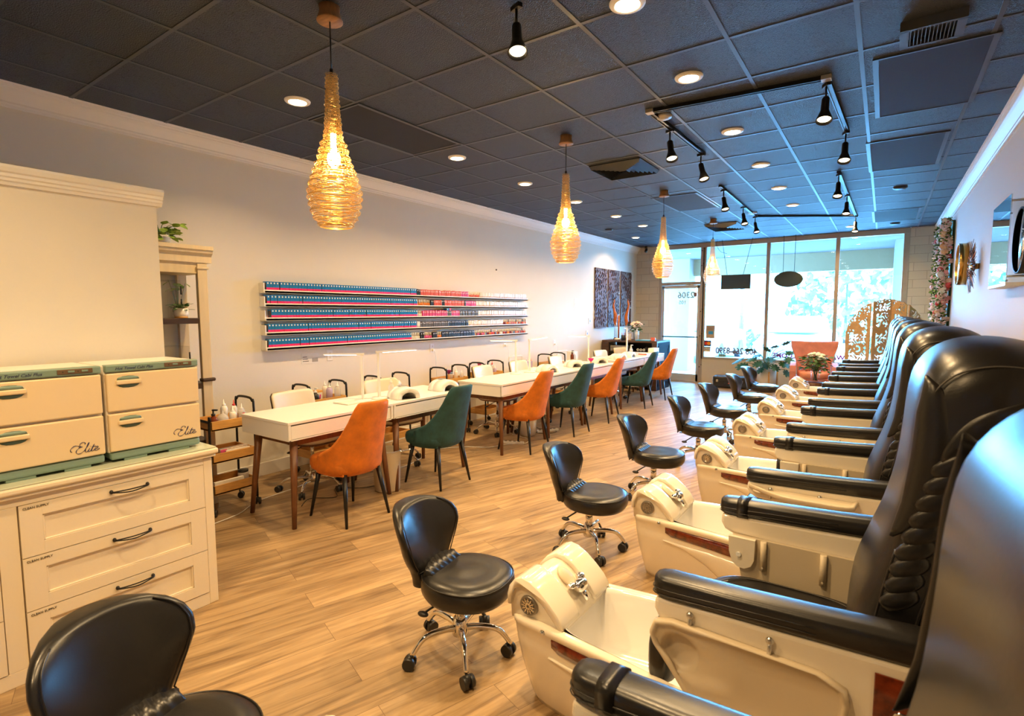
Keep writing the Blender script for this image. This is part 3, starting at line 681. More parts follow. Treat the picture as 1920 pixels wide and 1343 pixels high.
def make_stool():
    t = thing('pedicure_stool', 'x', 'stool')
    star_base(t, .125, .235, 'chrome', a0=.35, arch=.03)
    MB().cyl((0, 0, .16), (0, 0, .245), .024, n=20).lathe([(.026, .236), (.028, .242), (.026, .250)], n=20).build('column', 'chrome', t)
    MB().cyl((0, 0, .24), (0, 0, .30), .014, n=16).box(-.08, -.07, .286, .08, .07, .299, 0, .003).build('gas_lift', 'steel', t)
    MB().tube([(0, 0, .285), (-.05, -.07, .275), (-.10, -.13, .24)], .005).ell((-.108, -.14, .233), .028, .016, .012).build('lever', 'blkpl', t)
    # seat: broad at the front, waisted to the back
    def outline(k, dz=0):
        q = []
        for i in range(48):
            th = 2 * pi * i / 48; c, s_ = cos(th), sin(th)
            rx = .215; ry = .205 * (1 - .24 * max(0, -c) ** 1.5)
            x = .035 + rx * math.copysign(abs(c) ** .85, c); y = ry * math.copysign(abs(s_) ** .85, s_)
            q.append((.035 + (x - .035) * k, y * k))
        return q
    b = MB(); secs = []
    for z, k in ((.300, .70), (.303, .84), (.312, .94), (.330, .99), (.355, 1.005), (.380, .995), (.394, .965), (.398, .94)):
        secs.append([Vector((x, y, z)) for x, y in outline(k)])
    for k in (.90, .82, .68, .5, .3, .1):
        secs.append([Vector((x, y, .414 - .014 * ((k - .5) * 2.3) ** 4 * (1 if k > .5 else 0) - .006 * max(0, 1 - abs(k - .4) * 3) - .008 * max(0, (.035 - x) * 3))) for x, y in outline(k)])
    b.loft(secs); seat = b.build('seat', 'blkleather', t)
    q = outline(.975); MB().tube([Vector((x, y, .3945)) for x, y in q], .0032, 6, closed=True).build('piping', 'blkleather', seat)
    # back: pear-shaped saddle bent round the sitter
    b = MB(); secs = []
    tw = [(0, .120), (.08, .118), (.2, .130), (.33, .162), (.48, .194), (.62, .213), (.74, .217), (.84, .205), (.91, .180), (.96, .143), (.985, .105), (1, .05)]
    def bx(v): return -.165 - .075 * v - .055 * v * v
    def sec(v, kw=1.0, kt=1.0):
        w = interp(tw, v) * kw; th = (.050 - .008 * v) * kt; q = []
        z = .335 + .350 * v
        for i in range(36):
            a = 2 * pi * i / 36; y = w * math.copysign(abs(cos(a)) ** .8, cos(a)); x = bx(v) + th * math.copysign(abs(sin(a)) ** .8, sin(a)) + (1.5 + .6 * v) * y * y * min(1, .4 + v)
            q.append(Vector((x, y, z - 0.0 * y * y)))
        return q
    b.loft([sec(0, .9, .6)] + [sec(v / 24) for v in range(0, 24)] + [sec(.985), sec(1.0, 1, .7)])
    back = b.build('backrest', 'blkleather', t)
    # welt round the inner face
    pts = []
    for s_ in (-1, 1):
        seq = [v / 20 for v in range(4, 20)] if s_ > 0 else [v / 20 for v in range(19, 3, -1)]
        for v in seq:
            w = interp(tw, v) * .90; y = s_ * w
            pts.append(Vector((bx(v) + (.050 - .008 * v) * .70 + (1.5 + .6 * v) * y * y * min(1, .4 + v), y, .335 + .350 * v)))
    MB().tube(smooth_path(pts, 3), .0028, 6).build('piping', 'blkleather', back)
    # gathered web joining seat and back
    b = MB(); secs = []
    for i in range(41):
        y = -.122 + .244 * i / 40; w = .0022 * sin(i * 1.05)
        secs.append([Vector((-.155 + 2.0 * y * y, y, .36 + w)), Vector((-.130 + 1.5 * y * y, y, .448 - 1.2 * y * y + w)), Vector((-.100 + w, y * .97, .425 + w)), Vector((-.070, y * .95, .410)), Vector((-.075, y * .95, .36))])
    b.loft(secs, 0, True, True); b.build('gusset', 'blkleather', t)
    b = MB().box(-.19, -.03, .296, -.05, .03, .303).box(-.215, -.03, .296, -.208, .03, .48); b.build('back_bracket', 'blk', t)
    return t
st = make_stool()
ST = [(-1.555, .575, 14, 1.07, 'nearest the photographer, cut by the lower left corner'), (-1.55, 1.80, 8, 1, 'with all its wheels in view, by the nearest foot bath'), (-1.555, 3.13, 4, 1, 'second complete one up the row, by the second foot bath'), (-1.56, 4.36, 0, 1, 'third complete one up the row, by the third foot bath'),
      (-1.55, 5.66, 2, 1, 'by the fourth foot bath'), (-1.57, 6.86, -4, 1, 'by the fifth foot bath'), (-1.53, 8.15, 2, 1, 'by the sixth foot bath'), (-1.58, 9.36, -6, 1, 'farthest, before the potted monstera')]
for i, (x, y, a, s_, l) in enumerate(ST):
    o = st if i == 0 else dup(st)
    o.location = (x, y, 0); o.rotation_euler = (0, 0, radians(a)); o['label'] = 'black leatherette wheeled stool ' + l; o['group'] = 'wheeled pedicure stools'
    o.scale = (1, 1, s_)

# ================================================================== CUSTOMER CHAIRS (velvet)
def make_chair(mt, col):
    t = thing('dining_chair', 'x', 'chair')       # faces -x
    # seat cushion
    b = MB(); secs = []
    for z, k in ((.375, .86), (.388, .96), (.42, 1), (.455, 1), (.475, .97), (.485, .90), (.490, .7), (.490, .3)):
        secs.append([Vector((x, y, z)) for x, y in sell(-.03, 0, .235 * k, .225 * k, 40, 4)])
    b.loft(secs); b.build('seat', mt, t)
    # shell
    N = 44; phm = radians(112); b = MB(); V = 16
    def top(u):     # u 0..1 from the rear centre to the arm front
        return interp([(0, .915), (.27, .914), (.33, .900), (.385, .85), (.46, .755), (.58, .655), (.71, .58), (.85, .525), (1, .49)], u)
    def pt(ph, v, off):
        u = abs(ph) / phm; z0 = .362; z1 = top(u); z = z0 + (z1 - z0) * v
        hgt = (z - z0) / .53
        rx = .225 + .02 * hgt + off; ry = .234 - .014 * hgt + off - .030 * (max(0, .06 - (z - z0)) / .06) ** 2
        e = .80
        c, s_ = cos(ph), sin(ph)
        x = rx * math.copysign(abs(c) ** e, c) * 1.0; y = ry * math.copysign(abs(s_) ** e, s_)
        x += .110 * hgt ** 1.15 - .035 * (max(0, .06 - (z - z0)) / .06) ** 2
        return Vector((x - .005, y, z + (.012 if v >= .999 else 0)))
    out = [[pt(-phm + 2 * phm * i / N, v / V, 0) for v in range(V + 1)] for i in range(N + 1)]
    inn = [[pt(-phm + 2 * phm * i / N, v / V, -.035 if v < V else -.030) for v in range(V, -1, -1)] for i in range(N + 1)]
    mid = [pt(-phm + 2 * phm * i / N, 1, -.016) + Vector((0, 0, .010)) for i in range(N + 1)]
    b.loft([out[i] + [mid[i]] + inn[i] for i in range(N + 1)])
    sh_ = b.build('backrest', mt, t)
    # underside frame
    MB().box(-.19, -.18, .366, .17, .18, .392, 0, .01).build('seat_frame', mt, t)
    for sx in (-1, 1):
        for sy in (-1, 1):
            MB().cyl((sx * .155, sy * .155, .385), (sx * .225 + (.0 if sx > 0 else 0), sy * .200, 0), .020, .010, 12).build('leg', 'blk', t)
    return t
oc = make_chair('orange', 'orange'); tcx = make_chair('teal', 'teal')
CH = [(2.62, 'o', 'nearest, pulled up to the first manicure table'), (3.63, 't', 'nearest of the teal ones, at the second table'), (5.10, 'o', 'second orange one, at the third table'), (6.13, 't', 'second teal one, at the fourth table'), (7.13, 'o', 'third orange one, at the fifth table'), (8.53, 't', 'farthest teal one, at the sixth table'), (9.56, 'o', 'farthest orange one, by the glass door')]
used = set()
for y, c, l in CH:
    base = oc if c == 'o' else tcx
    o = base if c not in used else dup(base); used.add(c)
    o.location = (-3.385, y, 0); o.rotation_euler = (0, 0, radians(rnd.uniform(-2.5, 2.5))); o['label'] = ('burnt orange' if c == 'o' else 'teal') + ' velvet chair with black legs, ' + l; o['group'] = 'velvet customer chairs'

# ================================================================== MANICURE TABLES
def make_table():
    t = thing('manicure_table', 'x', 'table')     # origin near-front corner, x towards wall negative, y length
    Lx, Ly = .63, 1.0
    b = MB().box(-Lx, 0, .778, 0, Ly, .800, 0, .003).box(-Lx + .004, .004, .66, -.012, .022, .778).box(-Lx + .004, Ly - .022, .66, -.012, Ly - .004, .778).box(-Lx + .004, .004, .66, -Lx + .022, Ly - .004, .778).box(-Lx + .01, .01, .66, -.03, Ly - .01, .672)
    b.box(-.018, .004, .66, -.002, .024, .778).box(-.018, Ly - .024, .66, -.002, Ly - .004, .778).box(-.018, .004, .66, -.002, Ly - .004, .667)
    b.build('tabletop', 'table', t)
    MB().box(-.022, .030, .671, -.009, Ly - .030, .768, 0, .002).build('drawer', 'table', t)
    MB().box(-.10, .11, .60, -.085, Ly - .11, .66).box(-Lx + .07, .11, .60, -Lx + .085, Ly - .11, .66).box(-Lx + .08, .10, .60, -.09, .115, .66).box(-Lx + .08, Ly - .115, .60, -.09, Ly - .10, .66).build('apron', 'walnut', t)
    for x, y, sx, sy in ((-.085, .095, 1, -1), (-.085, Ly - .095, 1, 1), (-Lx + .085, .095, -1, -1), (-Lx + .085, Ly - .095, -1, 1)):
        MB().cyl((x, y, .66), (x + sx * .055, y + sy * .055, 0), .030, .017, 16).build('leg', 'walnut', t)
    return t
tb = make_table()
TB = [(2.16, -3.455, 'nearest, with the empty end'), (3.165, -3.455, 'second, holding two curing lamps'), (4.66, -3.385, 'third, starting past the gap'), (5.665, -3.385, 'fourth from the photographer'), (6.67, -3.385, 'fifth, holding the pink brush'), (8.06, -3.44, 'sixth, beyond the second gap'), (9.065, -3.44, 'seventh, nearest the front desk')]
for i, (y, x, l) in enumerate(TB):
    o = tb if i == 0 else dup(tb)
    o.location = (x, y, 0); o['label'] = 'white lacquer manicure table on walnut legs, ' + l; o['group'] = 'manicure tables along the wall'

# ================================================================== TECHNICIAN CHAIRS
def make_tech():
    t = thing('office_chair', 'x', 'chair')      # faces +x
    star_base(t, .11, .28, 'chrome', .013, .2, .01)
    MB().cyl((0, 0, .14), (0, 0, .27), .025, n=16).cyl((0, 0, .27), (0, 0, .44), .014, n=12).build('gas_lift', 'chrome', t)
    MB().tube([(0, 0, .42), (0, -.12, .41), (-.02, -.20, .385)], .005).ell((-.025, -.215, .38), .022, .03, .010).build('lever', 'blkpl', t)
    b = MB(); b.loft([[Vector((x, y, z)) for x, y in sell(.02, 0, .235 * k, .235 * k, 32, 3)] for z, k in ((.46, .85), (.463, .97), (.48, 1), (.515, 1), (.53, .95), (.537, .8), (.54, .3))]); b.build('seat', 'creaml', t)
    b = MB(); b.loft([[Vector((x, y, z - .0)) for x, y in sell(.02, 0, .24 * k, .24 * k, 32, 3)] for z, k in ((.435, .6), (.445, .9), (.463, 1.0))]); b.build('seat_shell', 'walnut', t)
    def panel(x0, th, w, z0, z1, nm, mt, pa=None):
        b = MB(); secs = []
        for i in range(13):
            v = i / 12; z = z0 + (z1 - z0) * v; ww = w * (1 - max(0, abs(v - .5) * 2 - .75) ** 2 * 2.2); q = []
            for j in range(28):
                a = 2 * pi * j / 28; y = ww * math.copysign(abs(cos(a)) ** .6, cos(a)); x = x0 - .06 * v + th * math.copysign(abs(sin(a)) ** .7, sin(a)) + 1.0 * y * y
                q.append(Vector((x, y, z)))
            secs.append(q)
        b.loft(secs); return b.build(nm, mt, t)
    panel(-.225, .026, .225, .60, .875, 'backrest', 'creaml'); panel(-.250, .012, .222, .60, .872, 'back_shell', 'walnutd')
    MB().tube(smooth_path([(-.05, .0, .45), (-.22, 0, .455), (-.262, 0, .52), (-.272, 0, .66)], 5), .014).build('back_support', 'blk', t)
    return t
tch = make_tech()
for i, (y, x, a, l) in enumerate([(2.83, -4.16, 6, 'behind the first table'), (3.83, -4.16, -4, 'behind the second table'), (5.60, -4.14, 5, 'behind the third table'), (6.44, -4.14, 0, 'behind the fourth table'), (7.50, -4.12, 6, 'behind the fifth table'), (9.10, -4.10, -5, 'behind the sixth table'), (9.98, -4.10, -10, 'beside the front desk')]):
    o = tch if i == 0 else dup(tch)
    o.location = (x, y, 0); o.rotation_euler = (0, 0, radians(a)); o['label'] = 'cream upholstered wheeled chair with chrome star base, ' + l; o['group'] = 'technician chairs'

# ================================================================== TROLLEYS AND BOTTLES
def make_trolley(one=False):
    t = thing('trolley', 'x', 'trolley')          # length along y, 0.40 x 0.30
    w, d = .15, .20
    for z, n_ in ((.675, 't'), (.42, 'm'), (.17, 'b')):
        b = MB().box(-w, -d, z, w, d, z + .012)
        for q in ((-w, -d, -w + .012, d), (w - .012, -d, w, d), (-w, -d, w, -d + .012), (-w, d - .012, w, d)): b.box(q[0], q[1], z, q[2], q[3], z + .075, 0, .002)
        b.build('tray', 'bamboo', t)
    for s_ in (-1, 1):
        y = s_ * (d + .010)
        pts = [(-w + .01, y, .07), (-w + .01, y, .80), (-w + .03, y, .865), (-w + .075, y, .89), (w - .075, y, .89), (w - .03, y, .865), (w - .01, y, .80), (w - .01, y, .07)]
        if one and s_ < 0: pts = [(-w + .01, y, .07), (-w + .01, y, .74), (-w + .012, y, .748), (w - .012, y, .748), (w - .01, y, .74), (w - .01, y, .07)]
        MB().tube(smooth_path(pts, 4), .0105, 8).build('end_frame', 'blk', t)
        for sx in (-1, 1):
            f, wh = MB(), MB(); castor(f, wh, (sx * (w - .01), y, .07), .8 * sx); c = f.build('castor', 'blkpl', t); wh.build('wheel', 'blkpl', c)
    return t
tr_ = make_trolley(); tr1 = make_trolley(True)
TY = [(2.15, -4.34, 'nearest, fully in view beside the bookcase'), (3.24, -4.60, 'behind the first cream chair, with two tall bottles'), (4.10, -4.58, 'behind the second cream chair'), (5.18, -4.60, 'with the purple brush'), (5.97, -4.60, 'with the pink spray bottle'), (7.78, -4.60, 'with the green brush')]
for i, (y, x, l) in enumerate(TY):
    o = tr1 if i == 0 else tr_ if i == 1 else dup(tr_)
    o.location = (x, y, 0); o.scale = (1, .85 if i == 0 else 1, 1); o['label'] = 'three-tier bamboo trolley with black tube frame, ' + l; o['group'] = 'bamboo trolleys along the wall'
# bottle kinds
def small(name, label, cat, loc, parts, group=None, rz=0.0):
    t = thing(name, label, cat, loc, rz, group)
    for nm, mb, mt in parts: mb.build(nm, mt, t)
    return t
def pump(body='amber', r=.030, h=.10):
    return [('bottle', MB().lathe([(0, 0), (r, 0), (r, h * .72), (r * .8, h * .86), (r * .42, h * .95), (r * .42, h), (0, h)], n=20), body),
            ('pump', MB().lathe([(0, h), (r * .5, h), (r * .5, h + .014), (.006, h + .016), (.006, h + .040), (0, h + .040)], n=14).box(-.008, -.008, h + .038, .035, .008, h + .050, 0, .003), 'blkpl' if body == 'amber' else 'white')]
def squeeze(body='clearb', cap='white', r=.024, h=.13):
    return [('bottle', MB().lathe([(0, 0), (r, 0), (r, h * .75), (r * .8, h * .86), (r * .45, h * .9), (0, h * .9)], n=18), body),
            ('nozzle', MB().lathe([(0, h * .89), (r * .5, h * .89), (r * .5, h * .98), (.006, h), (.002, h + .035), (0, h + .035)], n=12), cap)]
def jar(body='clearb', cap='blkpl', r=.035, h=.08):
    return [('jar', MB().lathe([(0, 0), (r, 0), (r, h * .85), (r * .92, h), (0, h)], n=20), body), ('lid', MB().lathe([(0, h), (r * .95, h), (r * .95, h + .018), (0, h + .018)], n=20), cap)]
def brush(col, h=.06):
    return [('handle', MB().lathe([(0, 0), (.016, 0), (.014, h), (0, h)], n=14), 'bamboo' if col != 'greenbr' else 'white'), ('bristles', MB().lathe([(.010, h), (.030, h + .02), (.046, h + .045), (.044, h + .052), (.02, h + .048), (0, h + .046)], n=22, sy=.6), col)]
def box_(w, d, h, mt, nm='carton'): return [(nm, MB().box(-w, -d, 0, w, d, h, 0, .003), mt)]
z1 = .6875
S = small
g = 'supplies on the bamboo trolleys'
# trolley 1
S('pump_bottle', 'amber pump bottle at the left end of the nearest trolley top tray', 'bottle', (-4.250, 2.031, z1), pump('amber', .030, .10), rz=.6)
S('glass_jar', 'clear apothecary jar of white cotton on the nearest trolley top tray', 'jar', (-4.260, 2.107, z1), [('jar', MB().lathe([(0, 0), (.04, 0), (.043, .07), (.035, .085), (0, .085)], n=22), 'clearb'), ('lid', MB().lathe([(.037, .085), (.02, .10), (.008, .105), (.008, .125), (0, .13)], n=16), 'clearb'), ('cotton', MB().ell((0, 0, .036), .034, .034, .03), 'white')])
S('squeeze_bottle', 'tall clear squeeze bottle behind the cotton jar on the nearest trolley', 'bottle', (-4.340, 2.159, z1), squeeze('white', 'white', .027, .17))
S('squeeze_bottle', 'clear squeeze bottle with red print at the right of the nearest trolley top tray', 'bottle', (-4.260, 2.260, z1), squeeze('clearb', 'white', .027, .13) + [('red_print', MB().box(.020, -.008, .03, .0285, .008, .09), 'red')])
S('squeeze_bottle', 'white squeeze bottle with red cap at the back of the nearest trolley', 'bottle', (-4.380, 2.260, z1), squeeze('white', 'red', .024, .15))
S('squeeze_bottle', 'short white squeeze bottle between the cotton jar and the red print bottle', 'bottle', (-4.270, 2.193, z1), squeeze('bwhite', 'white', .026, .12))
S('lidded_jar', 'clear jar with black lid on the lowest tray of the nearest trolley', 'jar', (-4.280, 2.260, .1825), jar('clearb', 'blkpl', .042, .10))
cardm = mat('card_print', (.62, .52, .45), .7, noise=(60, .3))
S('card_box', 'box of striped nail files standing on the middle tray of the nearest trolley', 'box', (-4.240, 2.175, .4325), [('file_box', MB().box(-.02, -.12, 0, .02, .10, .085), cardm), ('pink_file', MB().box(.0205, -.118, .01, .024, -.07, .08), 'bpink')])
S('card_box', 'second lower stack of printed cards leaning on the middle tray of the nearest trolley', 'box', (-4.210, 2.193, .4325), [('card_stack', MB().box(-.008, -.10, 0, .008, .09, .07), 'paper'), ('pink_card', MB().box(.0085, -.07, .005, .011, -.02, .055), 'magenta')])
S('printed_tray', 'shallow red-rimmed dish of tools on the lowest tray of the nearest trolley', 'dish', (-4.330, 2.065, .1825), [('dish', MB().box(-.05, -.07, 0, .05, .07, .025, 0, .006), 'bwine'), ('tools', MB().box(-.04, -.06, .025, .04, .06, .045, 0, .004), cardm)])
S('card_box', 'white printed packet along the front of the lowest tray of the nearest trolley', 'box', (-4.215, 2.125, .1825), [('packet', MB().box(-.012, -.13, 0, .012, .10, .085), 'paper')])
# trolley 2
S('pump_bottle', 'black pump bottle with cream label on the second trolley', 'bottle', (-4.52, 3.13, z1), pump('blkpl', .034, .12))
S('candle_box', 'bamboo holder with pink swirl behind the black pump bottle', 'box', (-4.60, 3.20, z1), [('holder', MB().box(-.04, -.045, 0, .04, .045, .13, 0, .004), 'bamboo'), ('front_card', MB().box(.041, -.035, .02, .044, .035, .11), 'paper'), ('pink_swirl', MB().cyl((.046, .0, .035), (.046, .01, .09), .006, n=8), 'magenta')])
S('squeeze_bottle', 'lilac liquid squeeze bottle on the second trolley', 'bottle', (-4.52, 3.29, z1), squeeze('lilac', 'white', .031, .17))
S('squeeze_bottle', 'white squeeze bottle right of the lilac one on the second trolley', 'bottle', (-4.51, 3.38, z1), squeeze('clearb', 'white', .031, .17))
S('squeeze_bottle', 'white squeeze bottle behind the lilac one on the second trolley', 'bottle', (-4.62, 3.31, z1), squeeze('bwhite', 'white', .028, .18))
# trolley 3
S('squeeze_bottle', 'red capped bottle at the left of the third trolley', 'bottle', (-4.56, 3.98, z1), squeeze('bwhite', 'red', .026, .15))
S('squeeze_bottle', 'slim salmon tube beside the red capped bottle', 'bottle', (-4.50, 4.06, z1), squeeze('borange', 'red', .016, .10))
S('pump_bottle', 'white pump bottle at the back of the third trolley', 'bottle', (-4.64, 3.95, z1), pump('bwhite', .026, .16))
S('tissue_roll', 'white roll leaning on the third trolley tray', 'roll', (-4.53, 4.17, z1 + .075), [('roll', MB().cyl((0, -.07, -.04), (0, .07, .02), .035, n=20), 'paper')])
# trolley 4
S('dust_brush', 'purple fan brush with gold ferrule standing on the trolley by the second table end', 'brush', (-4.56, 5.12, z1 + .02), brush('purple', .09))
S('squeeze_bottle', 'white squeeze bottle right of the purple brush', 'bottle', (-4.54, 5.24, z1), squeeze('bwhite', 'white', .026, .16))
S('squeeze_bottle', 'short clear bottle at the right end of the purple brush trolley', 'bottle', (-4.52, 5.33, z1), squeeze('clearb', 'white', .026, .12))
S('lidded_jar', 'clear jar with blue lid behind the purple brush', 'jar', (-4.64, 5.24, z1), jar('clearb', 'bblue', .035, .10))
# trolley 5
S('spray_bottle', 'bright pink trigger spray bottle on the fifth trolley', 'bottle', (-4.60, 5.82, z1), [('bottle', MB().lathe([(0, 0), (.03, 0), (.03, .10), (.012, .15), (0, .15)], n=18), 'clearb'), ('trigger', MB().lathe([(0, .15), (.014, .15), (.014, .175), (0, .175)], n=12).box(-.04, -.012, .175, .03, .012, .205, 0, .006).box(-.035, -.005, .13, -.02, .005, .178), 'bpink')])
S('glass_jar', 'clear jar of cotton on the fifth trolley', 'jar', (-4.52, 5.95, z1), jar('clearb', 'clearb', .042, .10))
S('squeeze_bottle', 'lilac bottle right of the cotton jar on the fifth trolley', 'bottle', (-4.52, 6.06, z1), squeeze('lilac', 'white', .024, .12))
S('squeeze_bottle', 'red capped clear bottle on the fifth trolley', 'bottle', (-4.60, 6.10, z1), squeeze('clearb', 'red', .026, .17))
# trolley 6
S('dust_brush', 'green round brush on the sixth trolley', 'brush', (-4.58, 7.75, z1 + .03), brush('greenbr', .07))
S('squeeze_bottle', 'white bottle right of the green brush', 'bottle', (-4.54, 7.87, z1), squeeze('bwhite', 'white', .026, .15))
S('squeeze_bottle', 'white bottle with red cap at the end of the sixth trolley', 'bottle', (-4.54, 7.94, z1), squeeze('bwhite', 'red', .022, .12))
# tall white cart of drawers by the wall (between fifth and sixth trolley) and white cart near desk
def white_cart(loc, label, n=3):
    t = thing('drawer_cart', label, 'cart', loc)
    MB().box(-.16, -.19, .08, .16, .19, .72, 0, .006).build('cart_body', 'white', t)
    for k in range(n): o = MB().box(.16, -.17, .10 + k * .205, .172, .17, .29 + k * .205, 0, .004).build('drawer', 'clearb', t); MB().box(.172, -.04, .25 + k * .205, .182, .04, .265 + k * .205).build('handle', 'white', o)
    for sx in (-1, 1):
        for sy in (-1, 1):
            f, wh = MB(), MB(); castor(f, wh, (sx * .13, sy * .16, .08), .3); c = f.build('castor', 'blkpl', t); wh.build('wheel', 'blkpl', c)
    MB().tube(smooth_path([(-.15, -.18, .72), (-.15, -.18, .86), (-.15, -.14, .89), (-.15, .14, .89), (-.15, .18, .86), (-.15, .18, .72)], 4), .009).build('handle_bar', 'white', t)
white_cart((-4.62, 6.95, 0), 'white plastic drawer cart by the wall behind the fourth table')
white_cart((-4.62, 8.45, 0), 'white plastic drawer cart with arched handle near the front desk')
zc = .72
S('carton', 'lilac product box on the nearer white drawer cart', 'box', (-4.56, 7.02, zc), box_(.035, .045, .10, 'lilac', 'carton'))
S('acrylic_organizer', 'clear organizer of white items on the nearer white drawer cart', 'box', (-4.60, 6.88, zc), box_(.05, .06, .13, 'clearb', 'organizer'))
S('squeeze_bottle', 'white bottle with red cap on the nearer white drawer cart', 'bottle', (-4.58, 7.10, zc), squeeze('bwhite', 'red', .022, .10))
S('pump_bottle', 'amber pump bottle on the white cart near the front desk', 'bottle', (-4.52, 8.36, zc), pump('amber', .032, .14))
S('carton', 'white stacked cartons on the cart near the front desk', 'box', (-4.60, 8.52, zc), box_(.07, .08, .16, 'white', 'cartons'))
S('squeeze_bottle', 'clear bottle beside the amber pump near the front desk', 'bottle', (-4.52, 8.45, zc), squeeze('clearb', 'white', .024, .13))

# things on the tables
zt = .8005
def desk_lamp(loc, h, arm, label):
    t = thing('desk_lamp', label, 'lamp', loc)
    a = Vector(arm); d = a.normalized(); s_ = Vector((-d.y, d.x, 0)).normalized()
    MB().lathe([(0, 0), (.075, 0), (.078, .006), (.070, .014), (0, .016)], n=28).build('base', 'white', t)
    MB().box(-.013, -.008, .01, .013, .008, h, 0, .004).build('stem', 'white', t)
    hm = MB(); p0 = Vector((0, 0, h)); p1 = p0 + a
    def q(p, w, z0, z1): return [p + s_ * w + Vector((0, 0, z1)), p - s_ * w + Vector((0, 0, z1)), p - s_ * w + Vector((0, 0, z0)), p + s_ * w + Vector((0, 0, z0))]
    hm.loft([q(p0 - d * .02, .014, -.012, .008), q(p0 + d * .03, .016, -.008, .006), q(p1, .016, -.005, .004)], 0, True, True, False)
    o = hm.build('lamp_head', 'white', t)
    lm = MB(); lm.loft([q(p0 + d * .05, .011, -.0105, -.0085), q(p1 - d * .01, .011, -.0075, -.0055)], 0, True, True, False); lm.build('led_strip', 'led', o)
desk_lamp((-3.78, 3.10, zt), .42, (-.24, -.22, 0), 'white folding LED lamp on the first table, head swung left')
desk_lamp((-3.76, 3.27, zt), .43, (.06, .42, .0), 'white folding LED lamp at the start of the second table, head swung right')
desk_lamp((-3.84, 5.60, zt), .43, (-.26, -.20, 0), 'white folding LED lamp at the end of the third table')
desk_lamp((-3.80, 5.86, zt), .43, (.05, .36, .02), 'white folding LED lamp at the start of the fourth table')
desk_lamp((-3.74, 7.45, zt), .42, (-.26, -.2, 0), 'white folding LED lamp on the fifth table')
desk_lamp((-3.74, 8.95, zt), .50, (-.16, .25, 0), 'white LED lamp lit on the sixth table before the front desk')
def uv_lamp(loc, rz, label, sc=1.0, dark=True):
    t = thing('curing_lamp', label, 'curing lamp', loc, rz, 'white dome curing lamps', sc)
    b = MB(); secs = []
    # tunnel opening faces +x
    for i, (x, k) in enumerate(((-.10, .55), (-.095, .80), (-.07, .95), (0, 1), (.07, .98), (.095, .93), (.10, .88))):
        q = []
        for j in range(25):
            a = pi * j / 24; q.append(Vector((x, .115 * k * cos(a), .095 * k * sin(a) ** .75)))
        for j in range(25):
            a = pi - pi * j / 24; kk = .62 if x > .0 else .3; q.append(Vector((x, .115 * k * kk * cos(a), max(0, .095 * k * kk * sin(a) ** .75) + .001)))
        secs.append(q)
    b.loft(secs[3:], 0, True, True); b.loft([[v for v in s_[:25]] for s_ in secs[:4]], 0, True, True)
    b.build('housing', 'white', t)
    MB().box(-.01, -.065, .003, .0, .065, .055).box(0, -.07, .001, .095, .07, .004).build('tunnel', 'blkpl' if dark else 'silver', t)
    MB().box(-.045, -.03, .094, .01, .03, .098, 0, .002).build('control_panel', 'silver', t)
uv_lamp((-3.62, 3.43, zt), radians(-15), 'white dome curing lamp at the near end of the second table', 1.12)
uv_lamp((-3.66, 4.02, zt), radians(-8), 'white curing lamp with red button on the far half of the second table', 1.15)
uv_lamp((-3.62, 6.00, zt), radians(-10), 'white curing lamp on the fourth table behind the second orange chair', 1.1)
uv_lamp((-3.66, 6.80, zt), radians(-30), 'white curing lamp on the fifth table, left of the pink brush', 1.05, False)
uv_lamp((-3.62, 7.55, zt), radians(-30), 'white curing lamp on the fifth table, right of the pink brush', 1.05, False)
uv_lamp((-3.60, 8.25, zt), radians(-10), 'white curing lamp at the near end of the sixth table', 1.1)
uv_lamp((-3.66, 8.83, zt), radians(0), 'white curing lamp on the sixth table beside the lit LED lamp', 1.0)
S('pump_bottle', 'clear pump bottle beside the lamps on the second table', 'bottle', (-3.70, 3.36, zt), pump('clearb', .026, .14))
S('pump_bottle', 'clear pump bottle of sanitizer standing on the sixth table', 'bottle', (-3.72, 9.10, zt), pump('clearb', .030, .15))
S('dust_brush', 'pink fan brush with gold handle on the fifth table', 'brush', (-3.56, 7.17, zt), brush('magenta', .05), None, 0)
S('manicure_box', 'white box with grey side at the far end of the seventh table', 'box', (-3.60, 9.92, zt), box_(.06, .13, .10, 'white', 'box_body'))
S('red_folder', 'thin red and white booklet on the seventh table', 'booklet', (-3.62, 9.55, zt), [('booklet', MB().box(-.08, -.15, 0, .08, .15, .02), 'bred'), ('pages', MB().box(-.07, -.14, .02, .07, .14, .026), 'paper')])
S('hand_towel', 'folded white towel lying between the lamps on the first table', 'towel', (-3.80, 2.96, zt), [('towel', MB().box(-.10, -.09, 0, .10, .09, .012, 0, .005), 'paper')])
S('button', 'small red button on the end of the curing lamp on the second table', 'button', (-3.56, 3.91, zt + .02), [('button', MB().ell((0, 0, 0), .010, .010, .010), 'red')]) if False else None
# waste bins and floor bits
t = thing('waste_bin', 'cream ribbed metal bin under the joint of the first two tables', 'bin', (-3.60, 3.20, 0))
MB().lathe([(0, .005), (.105, .005), (.108, 0), (.112, .01), (.125, .355), (.130, .362), (.126, .368), (.120, .36), (.105, .02), (0, .02)], n=40).build('bin_body', mat('cream_bin', (.62, .54, .40), .5), t)
MB().lathe([(.128, .352), (.132, .360), (.128, .368)], n=40).build('rim', 'steel', t)
t = thing('waste_bin', 'white bin with a clear liner under the end of the third table', 'bin', (-3.72, 5.70, 0))
MB().lathe([(0, .005), (.10, .005), (.12, .28), (.115, .285), (.10, .02), (0, .02)], n=30).build('bin_body', 'bwhite', t); MB().lathe([(.121, .22), (.127, .29), (.118, .30), (.11, .26)], n=30).build('liner', 'clearb', t)
t = thing('power_strip', 'white power strip lying on the floor under the fourth table', 'power strip', (-3.62, 6.02, 0), radians(60))
